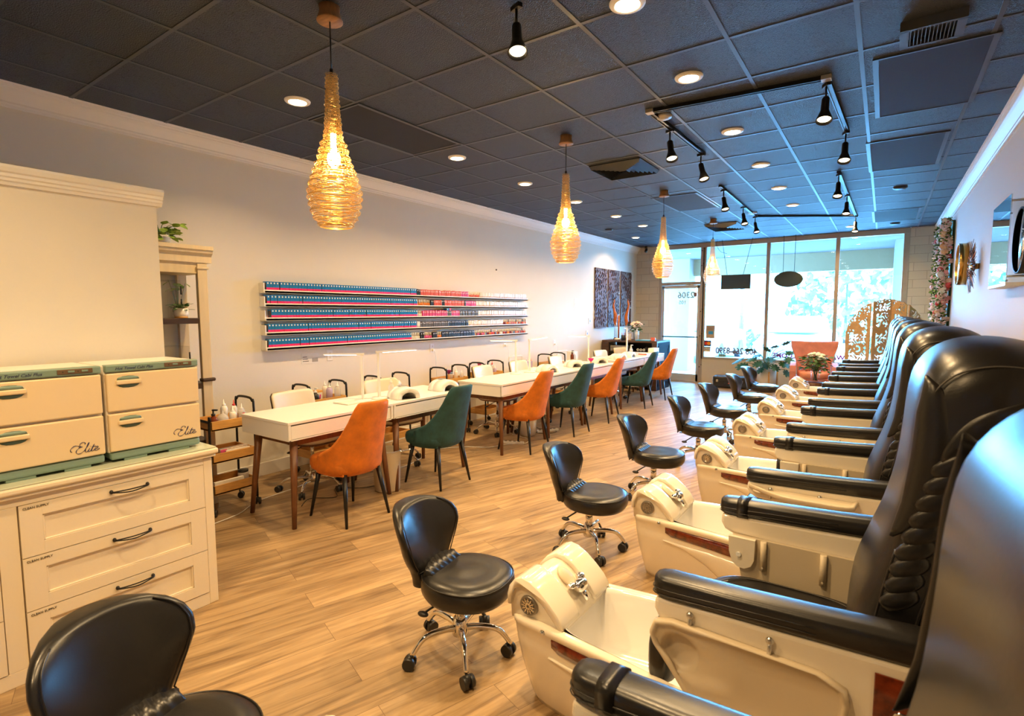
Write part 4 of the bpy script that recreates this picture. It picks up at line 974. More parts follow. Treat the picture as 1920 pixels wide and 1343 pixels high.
MB().box(-.16, -.025, 0, .16, .025, .03, 0, .005).build('strip_body', 'white', t); b = MB()
for k in range(5): b.box(-.13 + k * .055, -.012, .03, -.10 + k * .055, .012, .032)
b.build('socket', 'blkpl', t)
t = thing('power_strip', 'white power strip lying behind the second orange chair', 'power strip', (-3.62, 5.22, 0), radians(20))
MB().box(-.13, -.022, 0, .13, .022, .028, 0, .005).build('strip_body', 'white', t); b = MB()
for k in range(4): b.box(-.11 + k * .055, -.012, .028, -.08 + k * .055, .012, .030)
b.build('socket', 'blkpl', t)
def cable(label, pts, r=.004, mt='white', name='cable'):
    o = MB().tube(smooth_path(pts, 6), r, 6).build(name, mt); tag(o, label, 'cable'); return o
cable('white cable running along the floor from the bookcase to the first table', [(-4.05, 1.75, .005), (-4.1, 2.1, .005), (-4.25, 2.35, .005), (-4.30, 2.7, .005), (-4.35, 3.2, .005), (-4.0, 3.7, .005), (-4.1, 4.2, .005)])
cable('thin dark cable coiled on the floor under the first table', [(-3.85, 2.5, .004), (-3.95, 2.65, .004), (-3.80, 2.8, .004), (-4.0, 2.95, .004), (-3.8, 3.1, .004), (-3.7, 3.4, .004)], .003, 'blkpl')
cable('white cable looped on the floor under the third table', [(-4.2, 4.5, .004), (-4.0, 4.75, .004), (-3.75, 4.9, .004), (-3.65, 5.15, .004), (-3.5, 5.3, .004), (-3.6, 5.5, .004), (-3.9, 5.6, .004)])
cable('dark cable coiled on the floor under the fourth table', [(-3.8, 5.9, .004), (-3.6, 5.85, .004), (-3.5, 6.05, .004), (-3.65, 6.15, .004), (-3.8, 6.1, .004), (-4.1, 6.3, .004)], .003, 'blkpl')

# ================================================================== LEFT WALL: ledges of polish, outlets
BX = {}
def proto(key, mb, mats): BX[key] = mb.mesh(key, mats); return BX[key]
def bbox(body_t, body_b, w=.0325, d=.03, h=.088):
    m_ = MB(); m_.box(-d, -w / 2 + .0007, 0, d, w / 2 - .0007, h * .36, 1); m_.box(-d, -w / 2 + .0007, h * .36, d, w / 2 - .0007, h, 0)
    m_.box(d, -.0065, h * .74, d + .0008, .0065, h * .90, 2); m_.box(-d * .8, -w / 2 + .0002, h * .08, d * .9, -w / 2 + .0006, h * .85, 3)
    return m_
proto('gel_box', bbox(0, 1), ['blue', 'hotpink', 'bwhite', 'boxside'])
def bottle_mesh(col, cap, w=.011, h=.045, hc=.04):
    return MB().lathe([(0, 0), (w, 0), (w, h * .85), (w * .5, h), (0, h)], n=10, m=0).lathe([(0, h), (w * .62, h), (w * .5, h + hc), (0, h + hc)], n=10, m=1)
for k, (c, cp) in dict(coral=('bred', 'bwhite'), pinkb=('bpink', 'bwhite'), orangeb=('borange', 'bwhite'), dark=('bgray', 'bblack'), black=('bblack', 'bgray'), whiteb=('bwhite', 'bwhite'), wine=('bwine', 'bwhite'), nude=('bnude', 'bwhite'), bluebt=('bblue', 'bwhite'), redp=('bred', 'bblack')).items():
    proto(k, bottle_mesh(c, cp), [c, cp])
sideb = MB().box(-.022, -.0108, 0, .022, .0108, .080, 0).box(.022, -.0108, .0, .0225, .0108, .028, 1)
proto('tube_white', sideb, ['bwhite', 'bnude'])
proto('tube_dark', MB().box(-.022, -.0108, 0, .022, .0108, .080, 0).box(.022, -.006, .055, .0225, .006, .066, 1), ['bgray', 'bwhite'])
proto('tube_black', MB().box(-.022, -.0128, 0, .022, .0128, .084, 0).box(.022, -.006, .06, .0225, .006, .070, 1), ['bblack', 'bwhite'])
proto('tube_coral', MB().box(-.022, -.0108, 0, .022, .0108, .080, 0).box(.022, -.004, .050, .0225, .004, .070, 1), ['bred', 'bwhite'])
proto('tube_pink', MB().box(-.022, -.0108, 0, .022, .0108, .080, 0).box(.022, -.004, .050, .0225, .004, .070, 1), ['bpink', 'bwhite'])
PL = []
SH = [('top', 1.775, 1.835), ('second', 1.655, 1.72), ('third', 1.515, 1.58), ('fourth', 1.375, 1.44), ('lowest', 1.225, 1.29)]
y0s, y1s = 2.84, 7.40
WD = ['top', 'second', 'third', 'fourth', 'lowest']
# top surfaces of the five ledges: heights match the blue boxes' feet
ZS = [1.797, 1.668, 1.532, 1.392, 1.246]
runs = [  # (kind, count share) after the blue run
    [('tube_black', 2), ('tube_coral', 26), ('tube_pink', 5), ('coral', 9), ('tube_white', 40)],
    [('orangeb', 8), ('tube_black', 2), ('tube_coral', 5), ('tube_black', 2), ('tube_coral', 14), ('tube_black', 1), ('tube_pink', 8), ('tube_white', 45)],
    [('whiteb', 3), ('tube_pink', 16), ('tube_dark', 3), ('tube_pink', 6), ('tube_dark', 14), ('tube_white', 44)],
    [('tube_white', 2), ('tube_dark', 18), ('tube_black', 14), ('tube_white', 28), ('MIX', 22)],
    [('whiteb', 5), ('tube_black', 2), ('pinkb', 5), ('tube_black', 3), ('orangeb', 3), ('tube_black', 22), ('MIX', 44)]]
lab = {'tube_black': 'black', 'tube_coral': 'coral', 'tube_pink': 'pink', 'coral': 'coral', 'tube_white': 'white', 'orangeb': 'orange', 'whiteb': 'white', 'tube_dark': 'graphite', 'pinkb': 'pink'}
mixk = ['wine', 'nude', 'coral', 'redp', 'orangeb', 'pinkb', 'bluebt', 'wine', 'nude', 'whiteb']
nseg = {}
for si, z in enumerate(ZS):
    t = thing('wall_ledge', 'long white wall ledge for nail polish, %s of five' % ('topmost' if si == 0 else 'lowest' if si == 4 else WD[si] + ' from the top'), 'shelf', (XL, y0s, z), 0, 'white polish ledges')
    Ly = y1s - y0s
    MB().box(0, 0, -.022, .085, Ly, 0, 0, .002).box(.078, .0, -.022, .085, Ly, .010, 0).build('shelf_board', 'trimw', t)
    MB().box(0, -.012, -.022, .085, 0, .075, 0, .002).build('end_bracket', 'trimw', t)
    MB().box(0, 0, 0, .006, Ly, .04).build('back_lip', 'trimw', t)
    xb = XL + .046
    y = y0s + (.022 if si != 2 else .06); ye = 4.845 if si < 4 else 4.74
    while y < ye:
        o = bpy.data.objects.new('polish_box', BX['gel_box']); COL.objects.link(o); o.location = (xb, y + .0165, z); o.rotation_euler = (0, 0, rnd.uniform(-.03, .03))
        tag(o, 'blue and pink gel polish box in the blue row on the %s ledge' % WD[si], 'nail polish box', 'blue and pink polish boxes on the %s ledge' % WD[si])
        y += .0335 + (.006 if rnd.random() < .06 else 0)
    y += .01
    tot = sum(n for _, n in runs[si]); step = (y1s - .02 - y) / tot
    for kd, n in runs[si]:
        nseg[(si, kd)] = nseg.get((si, kd), 0) + 1
        for q in range(n):
            kk = mixk[rnd.randrange(len(mixk))] if kd == 'MIX' else kd
            mw = Matrix.Translation((xb + .006 + rnd.uniform(-.004, .004), y + step * .5, z)) @ Matrix.Diagonal((1, min(1.05, step / .0235), rnd.uniform(.95, 1.06), 1))
            c = lab.get(kk, {'wine': 'wine red', 'nude': 'nude', 'redp': 'red', 'bluebt': 'pale blue'}.get(kk, kk))
            if kd == 'MIX': PL.append((y, kk, mw, '%s polish bottle among mixed colours, right end of %s ledge' % (c, WD[si]), 'mixed %s polish at the right end of the %s ledge' % (c, WD[si])))
            else: PL.append((y, kk, mw, '%s polish standing right of the blue boxes on the %s ledge' % (c, WD[si]), '%s polish on the %s ledge' % (c, WD[si])))
            y += step
PL.sort(key=lambda q: q[0])
for y, kk, mw, l, g_ in PL[:295]:
    o = bpy.data.objects.new('nail_polish', BX[kk]); COL.objects.link(o); o.matrix_world = mw; tag(o, l, 'nail polish', g_)
rest = MB(); rm = []
for y, kk, mw, l, g_ in PL[295:]:
    me = BX[kk]; idx = []
    for mt_ in me.materials:
        if mt_.name not in rm: rm.append(mt_.name)
        idx.append(rm.index(mt_.name))
    k0 = len(rest.v); rest.v += [tuple(mw @ v.co) for v in me.vertices]
    for p in me.polygons: rest.f.append([k0 + i for i in p.vertices]); rest.m.append(idx[p.material_index]); rest.s.append(p.use_smooth)
o = rest.build('nail_polish', [bpy.data.materials[n_] for n_ in rm]); tag(o, 'far ends of the five polish rows, mostly white and mixed bottles', 'nail polish', None, 'stuff')
# things lying on the second-gap: box on its side on the third ledge
o = bpy.data.objects.new('polish_box', BX['gel_box']); COL.objects.link(o); o.location = (XL + .05, 5.50, ZS[2] + .081 + .017); o.rotation_euler = (pi / 2, 0, 0)
tag(o, 'blue and pink box lying on its side on top of the third ledge row', 'nail polish box')
def outlet(y, z, label, cable_pts=None, dbl=False):
    t = thing('wall_outlet', label, 'outlet', (XL, y, z))
    MB().box(0, -.036, -.058, .006, .036, .058, 0, .003).build('cover_plate', 'white', t)
    b = MB()
    for s_ in (-1, 1): b.box(.006, -.014, s_ * .024 - .014, .0085, .014, s_ * .024 + .014, 0, .002)
    b.build('socket', 'bwhite', t); b = MB()
    for s_ in (-1, 1):
        for q in (-1, 1): b.box(.0085, q * .006 - .0012, s_ * .024 - .005, .009, q * .006 + .0012, s_ * .024 + .005)
    b.build('slot', 'ink', t)
    if cable_pts:
        o = MB().box(.006, -.014, -.04, .035, .014, -.01, 0, .004).tube(smooth_path(cable_pts, 6), .003, 6).build('plug_cord', 'white'); o.location = (XL, y, z)
        tag(o, 'white plug and cord hanging from the ' + label.replace('white wall outlet ', 'outlet '), 'cable')
outlet(3.60, 1.125, 'white wall outlet under the ledges beside the paper card')
outlet(5.20, 1.115, 'white wall outlet under the middle of the ledges', [(.03, 0, -.025), (.04, .02, -.08), (.03, .05, -.3), (.02, .08, -.6), (.02, .10, -.9)])
outlet(6.86, 1.09, 'white wall outlet under the right end of the ledges', [(.03, 0, -.025), (.04, .04, -.05), (.03, .07, -.3), (.02, .08, -.6), (.02, .10, -.9)])
outlet(8.41, 1.03, 'white wall outlet right of the ledges behind the fifth table', [(.03, 0, -.025), (.04, .05, -.05), (.03, .09, -.3), (.02, .10, -.6)])
t = thing('wall_card', 'white paper card with grey print taped under the ledges', 'card', (XL, 3.36, 1.11))
MB().box(0, -.105, -.055, .003, .105, .055).build('card', 'paper', t); MB().box(.003, .02, -.04, .004, .09, .0).build('print_block', mat('print_grey', (.35, .32, .28), .7), t)
b = MB()
for k in range(3): b.box(.003, -.09, -.03 + k * .022, .004, -.02 - .01 * k, -.024 + k * .022)
b.build('text_line', 'ink', t)
for y, z, w, h, l in ((9.83, 1.41, .05, .06, 'white double light switch by the carved panels'), (9.71, 1.16, .045, .06, 'white thermostat box below the light switch'), (10.02, 1.54, .012, .09, 'narrow white chime strip left of the carved panels')):
    o = MB().box(XL, y - w, z - h, XL + .012, y + w, z + h, 0, .003).box(XL + .012, y - .01, z - .02, XL + .016, y + .01, z + .02, 1).build('light_switch' if 'switch' in l else 'wall_control', ['white', 'bblue']); tag(o, l, 'wall switch')
t = thing('wall_notice', 'white sheet with red drawing on the wall left of the carved panels', 'notice', (XL, 9.30, 1.73))
MB().box(0, -.14, -.13, .002, .14, .13).build('sheet', 'paper', t); MB().box(.002, -.06, -.05, .003, .04, .05).build('red_print', 'bred', t)
t = thing('wall_screw', 'small brown screw left in the wall above the ledges', 'screw', (XL, 6.64, 2.238)); MB().cyl((0, 0, 0), (.012, 0, 0), .012, n=10).build('screw_head', 'walnutd', t)

# ================================================================== PEDICURE SPA CHAIRS
def make_tray(T, t, nm='tray'):
    out = [(-.03, -.02), (.02, -.035), (.40, -.035), (.435, -.02), (.445, .02), (.43, .20), (.40, .235), (.36, .24), (.18, .235), (.12, .215), (.085, .18), (-.03, .05), (-.042, .02)]
    cx, cy, cr = .045, .055, .052
    P = [Vector((x, y, 0)) for x, y in out]; n = 72
    def hit(a):
        d = Vector((cos(a), sin(a), 0)); best = 1
        for i in range(len(P)):
            p, q = P[i] - Vector((cx, cy, 0)), P[(i + 1) % len(P)] - Vector((cx, cy, 0)); e = q - p
            den = d.x * e.y - d.y * e.x
            if abs(den) < 1e-9: continue
            tt = (p.x * e.y - p.y * e.x) / den; ss = (p.x * d.y - p.y * d.x) / den
            if tt > 0 and -1e-6 <= ss <= 1 + 1e-6: best = tt
        return best
    rad = [hit(2 * pi * i / n) for i in range(n)]
    secs = []
    for k, w in ((.15, -.024), (.7, -.024), (.92, -.018), (1.0, -.006), (1.05, 0)):
        secs.append([Vector((cx + cr * k * cos(2 * pi * i / n), cy + cr * k * sin(2 * pi * i / n), w)) for i in range(n)])
    for k, w in ((.3, 0), (.93, 0), (.945, .004), (.96, .010), (.985, .010), (1, .004), (1, -.012), (.98, -.014), (.3, -.014)):
        secs.append([Vector((cx + (max(cr * 1.06, 0) * (1 - k) + rad[i] * k if k < .9 else rad[i] * 1 - (1 - k) * .30) * cos(2 * pi * i / n), cy + (max(cr * 1.06, 0) * (1 - k) + rad[i] * k if k < .9 else rad[i] - (1 - k) * .30) * sin(2 * pi * i / n), w)) for i in range(n)])
    secs.append([Vector((cx + cr * 1.1 * cos(2 * pi * i / n), cy + cr * 1.1 * sin(2 * pi * i / n), -.028)) for i in range(n)])
    secs.append([Vector((cx + cr * .2 * cos(2 * pi * i / n), cy + cr * .2 * sin(2 * pi * i / n), -.030)) for i in range(n)])
    b = MB().loft(secs); b.xf(T)
    return b.build(nm, 'creamm', t)
def make_spa():
    t = thing('pedicure_chair', 'x', 'spa chair')
    # ---- foot bath body (outer skin), then the basin liner
    WTt = [(-1.17, .165), (-1.15, .195), (-1.10, .212), (-.95, .225), (-.70, .25), (-.45, .29), (-.2, .325), (.2, .335), (.42, .33), (.46, .30)]
    b = MB(); secs = []
    xs_ = [-1.172, -1.168, -1.155, -1.13, -1.09, -1.03, -.96, -.88, -.80, -.72, -.64, -.56, -.50, -.44, -.38, -.30, -.15, 0, .15, .3, .42, .455, .46]
    for x in xs_:
        w = interp(WTt, x); zr = interp([(-1.17, .385), (-1.1, .395), (-.46, .40), (-.36, .44), (.46, .44)], x); bl = interp([(-1.17, .62), (-1.0, .70), (-.5, .78), (.46, .88)], x)
        half = [(w * bl * .9, 0), (w * bl, .03), (w * (bl + (1 - bl) * .35), .12), (w * (bl + (1 - bl) * .62), .20), (w * (bl + (1 - bl) * .80), .265), (w * .965, .300), (w * .955, .312), (w * .97, .325), (w * .985, zr - .035), (w * 1.02, zr - .025), (w * 1.03, zr - .012), (w * 1.015, zr - .002), (w * .97, zr)]
        lean = lambda z: interp([(0, .055), (.2, .02), (.4, 0)], z) if x < -1.0 else interp([(0, .055), (.2, .02), (.4, 0)], z) * max(0, (-.8 - x) / .2 if x > -1.0 else 1)
        q = [Vector((x + max(0, lean(z)), y, z)) for y, z in half]
        # inner lip (top) then mirrored
        inner = w - .030
        q += [Vector((x, inner, zr - .001))]
        q += [Vector((p.x, -p.y, p.z)) for p in reversed(q)]
        secs.append(q)
    # split: open deck strip removed where the basin is
    nn = len(secs[0]); vs = [p for q in secs for p in q]; fs = []
    mid = nn // 2 - 1
    for i in range(len(secs) - 1):
        for j in range(nn):
            if j == mid and xs_[i] >= -.965 and xs_[i + 1] <= -.37: continue
            a = i * nn + j; c = i * nn + (j + 1) % nn; fs.append((a, c, c + nn, a + nn))
    fs.append(list(range(nn))); fs.append([(len(secs) - 1) * nn + j for j in range(nn)])
    b.add(vs, fs); body = b.build('bath_body', 'cream', t)
    # liner
    b = MB(); secs = []
    for k, z in ((0, .399), (.02, .396), (.05, .38), (.10, .30), (.16, .20), (.22, .15), (.35, .135), (.9, .13)):
        x0, x1 = -.965, -.38; cx = (x0 + x1) / 2; hx = (x1 - x0) / 2; q = []
        for i in range(48):
            a = 2 * pi * i / 48; c, s_ = cos(a), sin(a); e = .34
            ux = math.copysign(abs(c) ** e, c); uy = math.copysign(abs(s_) ** e, s_)
            x = cx + ux * (hx - k * (.28 if k < .5 else hx / .9 * .98 / 1)) if k < .5 else cx + ux * .02
            w = interp(WTt, x) - .026
            y = uy * (w - k * .30) if k < .5 else uy * .02
            q.append(Vector((x, y, z)))
        secs.append(q)
    b.loft(secs, 0, False); b.build('basin', 'basin', t, fix=False)
    MB().lathe([(0, .004), (.045, .004), (.05, .0), (.05, -.01)], n=28).xf(Matrix.Translation((-.86, -.175, .29)) @ Matrix.Rotation(radians(-80), 4, 'X') @ Matrix.Rotation(0, 4, 'Y')).build('jet_cover', 'basin', t)
    MB().cyl((-.62, 0, .128), (-.62, 0, .136), .025, n=20).build('drain', 'chrome', t)
    def skin(x, z):
        w = interp(WTt, x); bl = interp([(-1.17, .62), (-1.0, .70), (-.5, .78), (.46, .88)], x)
        return interp([(0, w * bl * .92), (.03, w * bl), (.12, w * (bl + (1 - bl) * .35)), (.20, w * (bl + (1 - bl) * .62)), (.265, w * (bl + (1 - bl) * .80)), (.300, w * .965)], z)
    for s_ in (-1, 1):
        b = MB(); secs = []
        for i in range(21):
            v = i / 20; x = -.98 + .60 * v; top = .285 - .01 * v; lo = interp([(0, .278), (.2, .255), (.4, .20), (.55, .13), (.68, .05), (.75, .012), (1, .012)], v); q = []
            for k in range(9): z = lo + (top - lo) * k / 8; q.append(Vector((x, s_ * (skin(x, z) + .009 * sin(pi * k / 8) ** .4), z)))
            for k in range(8, -1, -1): z = lo + (top - lo) * k / 8; q.append(Vector((x, s_ * (skin(x, z) - .006), z)))
            secs.append(q)
        b.loft(secs); b.build('side_fairing', 'cream', t)
    # ---- hood over the head of the bath
    prof = [(-1.168, .385), (-1.172, .44), (-1.165, .49), (-1.145, .525), (-1.115, .540), (-1.08, .533), (-1.04, .510), (-1.00, .478), (-.965, .445), (-.945, .425), (-.935, .40), (-.935, .385)]
    b = MB(); secs = []
    for y, k in ((-.188, .86), (-.185, .93), (-.17, .97), (-.10, 1.02), (0, 1.03), (.10, 1.02), (.17, .97), (.185, .93), (.188, .86)):
        secs.append([Vector((-1.05 + (x + 1.05) * (.92 + .08 * k), y, .385 + (z - .385) * k - .012)) for x, z in prof])
    b.loft(secs); hood = b.build('bath_head', 'cream', t)
    for s_ in (-1, 1):
        b = MB(); secs = []
        P2 = [(-1.176, .43), (-1.178, .47), (-1.168, .508), (-1.145, .538), (-1.112, .552), (-1.075, .545), (-1.03, .520), (-.985, .483), (-.950, .448), (-.928, .415), (-.925, .398), (-.935, .392), (-.955, .405), (-.985, .440), (-1.03, .485), (-1.08, .515), (-1.12, .515), (-1.145, .50), (-1.160, .465), (-1.162, .43)]
        for y, k in ((.070, .0), (.074, .6), (.085, .9), (.10, 1), (.17, 1.0), (.192, .97), (.202, .85), (.204, .6)):
            c0 = Vector((-1.06, 0, .47)); secs.append([Vector((c0.x + (x - c0.x) * (.975 + .025 * k) , s_ * (y + (.05 * max(0, (-1.10 - x)) / .07 * (-1 if y < .09 else 0))), c0.z + (z - c0.z) * (.94 + .06 * k))) for x, z in P2])
        b.loft(secs); b.build('head_wing', 'cream', t)
        gx, gy, gz = -1.082, s_ * .194, .445
        b = MB().lathe([(.0, .002), (.030, .003), (.034, .006), (.038, .004), (.040, -.003)], n=28, m=0)
        for k in range(12):
            a = pi * k / 6; b.box(.006, -.0015, .003, .030, .0015, .0065, 1, 0, T=rotz(a))
        for r in (.012, .021): b.tube([(r * cos(2 * pi * i / 20), r * sin(2 * pi * i / 20), .005) for i in range(20)], .0013, 5, 1, True)
        b.xf(Matrix.Translation((gx, gy + s_ * .002, gz)) @ Matrix.Rotation(radians(90 if s_ < 0 else -90), 4, 'X')); b.build('jet_grille', ['grille', 'chrome'], t)
        MB().lathe([(0, .012), (.008, .011), (.011, .006), (.012, 0)], (-1.0, s_ * .226, .378), 16).build('knob', 'chrome', t)
        # burl strip
        b = MB(); secs = []
        for i in range(15):
            x = -.965 + .475 * i / 14; w = interp(WTt, x); hgt = interp([(0, .022), (.06, .036), (1, .058)], i / 14); zc_ = .352
            yy = w * .985
            secs.append([Vector((x, s_ * (yy - .006), zc_ + .012)), Vector((x, s_ * (yy + .005), zc_ + .010)), Vector((x, s_ * (w * .962 + .006), zc_ - hgt)), Vector((x, s_ * (w * .95 - .006), zc_ - hgt - .002))])
        b.loft(secs); b.build('burl_trim', 'burl', t)
    # faucet in an oval recess
    MB().ell((-1.022, 0, .497), .052, .036, .012, 24, 8, 1, 0, Matrix.Rotation(radians(36), 4, 'Y')).build('faucet_recess', 'creamm', t)
    f = MB().ell((-.965, .01, .475), .026, .036, .026, 20, 10, .8).cyl((-.965, .01, .46), (-.93, .01, .425), .014, .011, 14).ell((-.985, .045, .492), .020, .020, .016)
    f.build('faucet', 'chrome', t)
    MB().ell((-.98, -.035, .487), .018, .022, .012).build('faucet_handle', 'chrome', t)
    # ---- seat base, sides and arms
    MB().box(-.40, -.30, .43, .40, .30, .50, 0, .02).build('seat_base', 'creamm', t)
    for s_ in (-1, 1):
        y = s_ * .385
        b = MB(); secs = []
        for x, k in ((-.512, .35), (-.508, .65), (-.495, .88), (-.470, 1), (-.30, 1), (-.10, 1), (.08, 1), (.16, 1), (.165, .7)):
            top = interp([(-.5, .832), (-.2, .838), (.1, .858)], x); bot = .765 + .004 * (x + .5) / .6 * 4
            zc_ = (top + bot) / 2; hz = (top - bot) / 2; q = []
            for i in range(24):
                a = 2 * pi * i / 24; q.append(Vector((x, y + .046 * k * math.copysign(abs(cos(a)) ** .55, cos(a)), zc_ + hz * (k * .5 + .5) * math.copysign(abs(sin(a)) ** .6, sin(a)))))
            secs.append(q)
        b.loft(secs); arm = b.build('arm_pad', 'blkleather', t)
        b = MB()
        for q_ in (.798, .782):
            b.tube(smooth_path([(-.10, y - .0465, q_ + .018), (-.30, y - .0465, q_ + .009), (-.485, y - .044, q_), (-.513, y, q_ - .001), (-.485, y + .044, q_), (-.30, y + .0465, q_ + .009), (-.10, y + .0465, q_ + .018)], 5), .0016, 5)
        b.build('piping', 'blkleather', arm)
        # cream arm shell with arch
        poly = [(-.503, .768), (-.505, .735), (-.49, .708), (-.46, .695), (-.38, .690), (-.28, .682), (-.18, .660), (-.10, .620), (-.05, .565), (-.02, .50), (-.01, .43), (.22, .43), (.22, .790), (.10, .785), (-.2, .775)]
        b = MB().prism(poly, 1, y - .040, y + .040); b.build('arm_shell', 'cream', t, auto=.012)
        b = MB().prism([(-.455, .70), (-.43, .60), (-.40, .43), (.10, .43), (.10, .70)], 1, s_ * .335 - .008, s_ * .335 + .008); b.build('side_panel', 'creamm', t)
        if s_ > 0:
            MB().prism([(-.465, .70), (-.462, .64), (-.45, .60), (-.43, .583), (-.405, .58), (-.38, .595), (-.37, .62), (-.368, .70)], 1, .305, .327).build('cup_bracket', 'cream', t)
            MB().cyl((-.425, .305, .635), (-.425, .299, .635), .009, n=14).build('button', 'led' if False else 'white', t)
            for x in (-.34, -.14): MB().cyl((x, .318, .70), (x, .318, .585), .011, n=12).cyl((x, .306, .60), (x, .304, .60), .004, n=8).build('tray_rod', 'creamm', t)
            # strap over the pad
            q = []
            b = MB(); secs = []
            for x in (-.445, -.405):
                ring = []
                for i in range(24):
                    a = 2 * pi * i / 24; ring.append(Vector((x, y + .0495 * math.copysign(abs(cos(a)) ** .5, cos(a)), .7995 + .0375 * math.copysign(abs(sin(a)) ** .5, sin(a)))))
                secs.append(ring)
            b.loft(secs); b.build('arm_strap', 'blkleather', arm)
        else:
            for x in (-.40, -.20): MB().cyl((x, y - .048, .705), (x, y - .048, .745), .0055, n=10).ell((x, y - .048, .750), .010, .008, .010).build('tray_pin', 'steel', t)
        # burl panel with chrome latch at the rear of the arm
        wp = MB().box(.02, y + s_ * .040, .46, .17, y + s_ * .045, .752, 0, .002).build('burl_panel', 'burl', t)
        b = MB().tube([(.08 + .022 * math.copysign(abs(cos(a)) ** .5, cos(a)), y + s_ * .047, .62 + .055 * math.copysign(abs(sin(a)) ** .5, sin(a))) for a in [2 * pi * i / 28 for i in range(28)]], .004, 8, 0, True)
        b.box(.066, y + s_ * .046, .575, .094, y + s_ * .050, .665, 0, .002); b.build('latch', 'chrome', wp)
    # seat cushion with ribs
    b = MB(); b.loft([[Vector((x, yy, z)) for x, yy in sell(-.235, 0, .275 * k, .300 * k, 44, 4)] for z, k in ((.475, .92), (.485, .98), (.51, 1), (.545, 1), (.560, .975), (.566, .93), (.560, .85), (.556, .5), (.555, .2))]); seat = b.build('seat', 'blkleather', t)
    for k in range(7):
        yk = -.18 + .06 * k; b = MB().ell((-.27 + .03 * abs(k - 3), yk, .556), .20 - .025 * abs(k - 3), .031, .014, 20, 8, .6); b.build('seat_rib', 'blkleather', seat)
    MB().tube([Vector((x, yy, .5665)) for x, yy in sell(-.235, 0, .245, .272, 56, 3.4)], .0022, 5, 0, True).build('seam', 'stitch', seat)
    b = MB(); b.loft([[Vector((-.545 + (.03 if k < .5 else 0) * 0 + dx_, yy, zz)) for yy, zz in sell(0, .45, .25 * k, .105 * k, 32, 4)] for dx_, k in ((-.045, .80), (-.042, .93), (-.03, 1), (.01, 1), (.025, .93), (.028, .8))]); b.build('leg_rest', 'blkleather', t)
    # ---- backrest
    FR = [(-.045, .50), (-.055, .62), (-.045, .78), (-.010, .90), (.022, 1.00), (.048, 1.12), (.060, 1.24), (.066, 1.34), (.080, 1.42), (.115, 1.475), (.165, 1.505), (.235, 1.515), (.310, 1.500), (.375, 1.45), (.415, 1.37), (.430, 1.25), (.425, 1.05), (.40, .80), (.36, .60), (.32, .48)]
    FRs = [p for p in smooth_path([(x, 0, z) for x, z in FR], 3)]
    b = MB(); secs = []
    for i in range(21):
        s_ = -1 + 2 * i / 20; s_ = math.copysign(abs(s_) ** .8, s_); a = abs(s_)
        y = .305 * sin(s_ * pi / 2) ** 1 if False else .305 * math.copysign(1 - (1 - a) ** 1.6, s_)
        ktop = 1 - .10 * a ** 3.2 - .05 * max(0, a - .9) * 10
        kk = sqrt(max(0, 1 - a ** 6)); kk = .25 + .75 * kk
        cx, cz = .20, .95
        q = []
        for p in FRs:
            zz = .48 + (p.z - .48) * ktop
            q.append(Vector((cx + (p.x - cx) * kk + .03 * a ** 3, y, cz + (zz - cz) * (.9 + .1 * kk))))
        secs.append(q)
    b.loft(secs); back = b.build('backrest', 'blkleather', t)
    # side detailing: front cheek, crown seam, leaf flap and a slanting ribbed column
    cx, cz = .20, .95
    def side(x, z):
        d = Vector((x - cx, z - cz)); best = 0
        for p, q in zip(FRs, FRs[1:] + FRs[:1]):
            a = Vector((p.x - cx, p.z - cz)); e = Vector((q.x - p.x, q.z - p.z)); den = d.x * e.y - d.y * e.x
            if abs(den) < 1e-9: continue
            tt = (a.x * e.y - a.y * e.x) / den; ss = (a.x * d.y - a.y * d.x) / den
            if tt > 0 and -1e-6 <= ss <= 1 + 1e-6: best = 1 / tt
        f = min(best, .995); g_ = max(0, (f - .25) / .75); a = (1 - g_ * g_) ** (1 / 6)
        return .305 * (1 - (1 - a) ** 1.6)
    for s_ in (-1, 1):
        # cheek cushion at the front edge of the head
        b = MB(); secs = []
        for i in range(19):
            v = i / 18; z = 1.03 + .40 * v; xf = interp([(b_, a_) for a_, b_ in FR[:9]], z); w = .050 * sin(pi * (v * .985 + .01)) ** .7
            q = []
            for j in range(16):
                a = 2 * pi * j / 16; xx = xf + .006 + w + w * cos(a); tf = w / .052; q.append(Vector((xx, s_ * (side(xx + .02, z) - .006 - .016 * tf + .024 * tf * sin(a)), z)))
            secs.append(q)
        b.loft(secs); b.build('head_cushion', 'blkleather', back)
        # crown seam
        pts = []
        for p in FRs[18:52]:
            x, z = cx + (p.x - cx) * .86, cz + (p.z - cz) * .90; pts.append(Vector((x, s_ * (side(x, z) + .001), z)))
        MB().tube(pts, .0022, 5).build('seam', 'stitch', back)
        # leaf flap
        b = MB(); secs = []
        for i in range(15):
            v = i / 14; x = .125 + .150 * v; z = 1.235 + .155 * v ** .8; w = .032 * sin(pi * (.06 + .90 * v)) ** .8; dx, dz = -.72, .69
            q = []
            for j in range(12):
                a = 2 * pi * j / 12; xx = x + dx * w * cos(a); zz = z + dz * w * cos(a); q.append(Vector((xx, s_ * (side(xx, zz) - .003 + .010 * sin(a)), zz)))
            secs.append(q)
        b.loft(secs); b.build('leaf_flap', 'blkleather', back)
        # ribs
        for k in range(9):
            z = 1.225 - k * .043; x = interp([(.85, .055), (1.0, .085), (1.25, .150)], z)
            T = Matrix.Rotation(radians(-38), 4, 'Y')
            MB().ell((x, s_ * (side(x, z) - .006), z), .046, .016, .024, 18, 8, .8, 0, T).build('back_rib', 'blkleather', back)
        pts = [Vector((interp([(.55, .06), (.85, .10), (1.0, .135), (1.28, .205)], z), 0, z)) for z in [.58 + .70 * q / 20 for q in range(21)]]
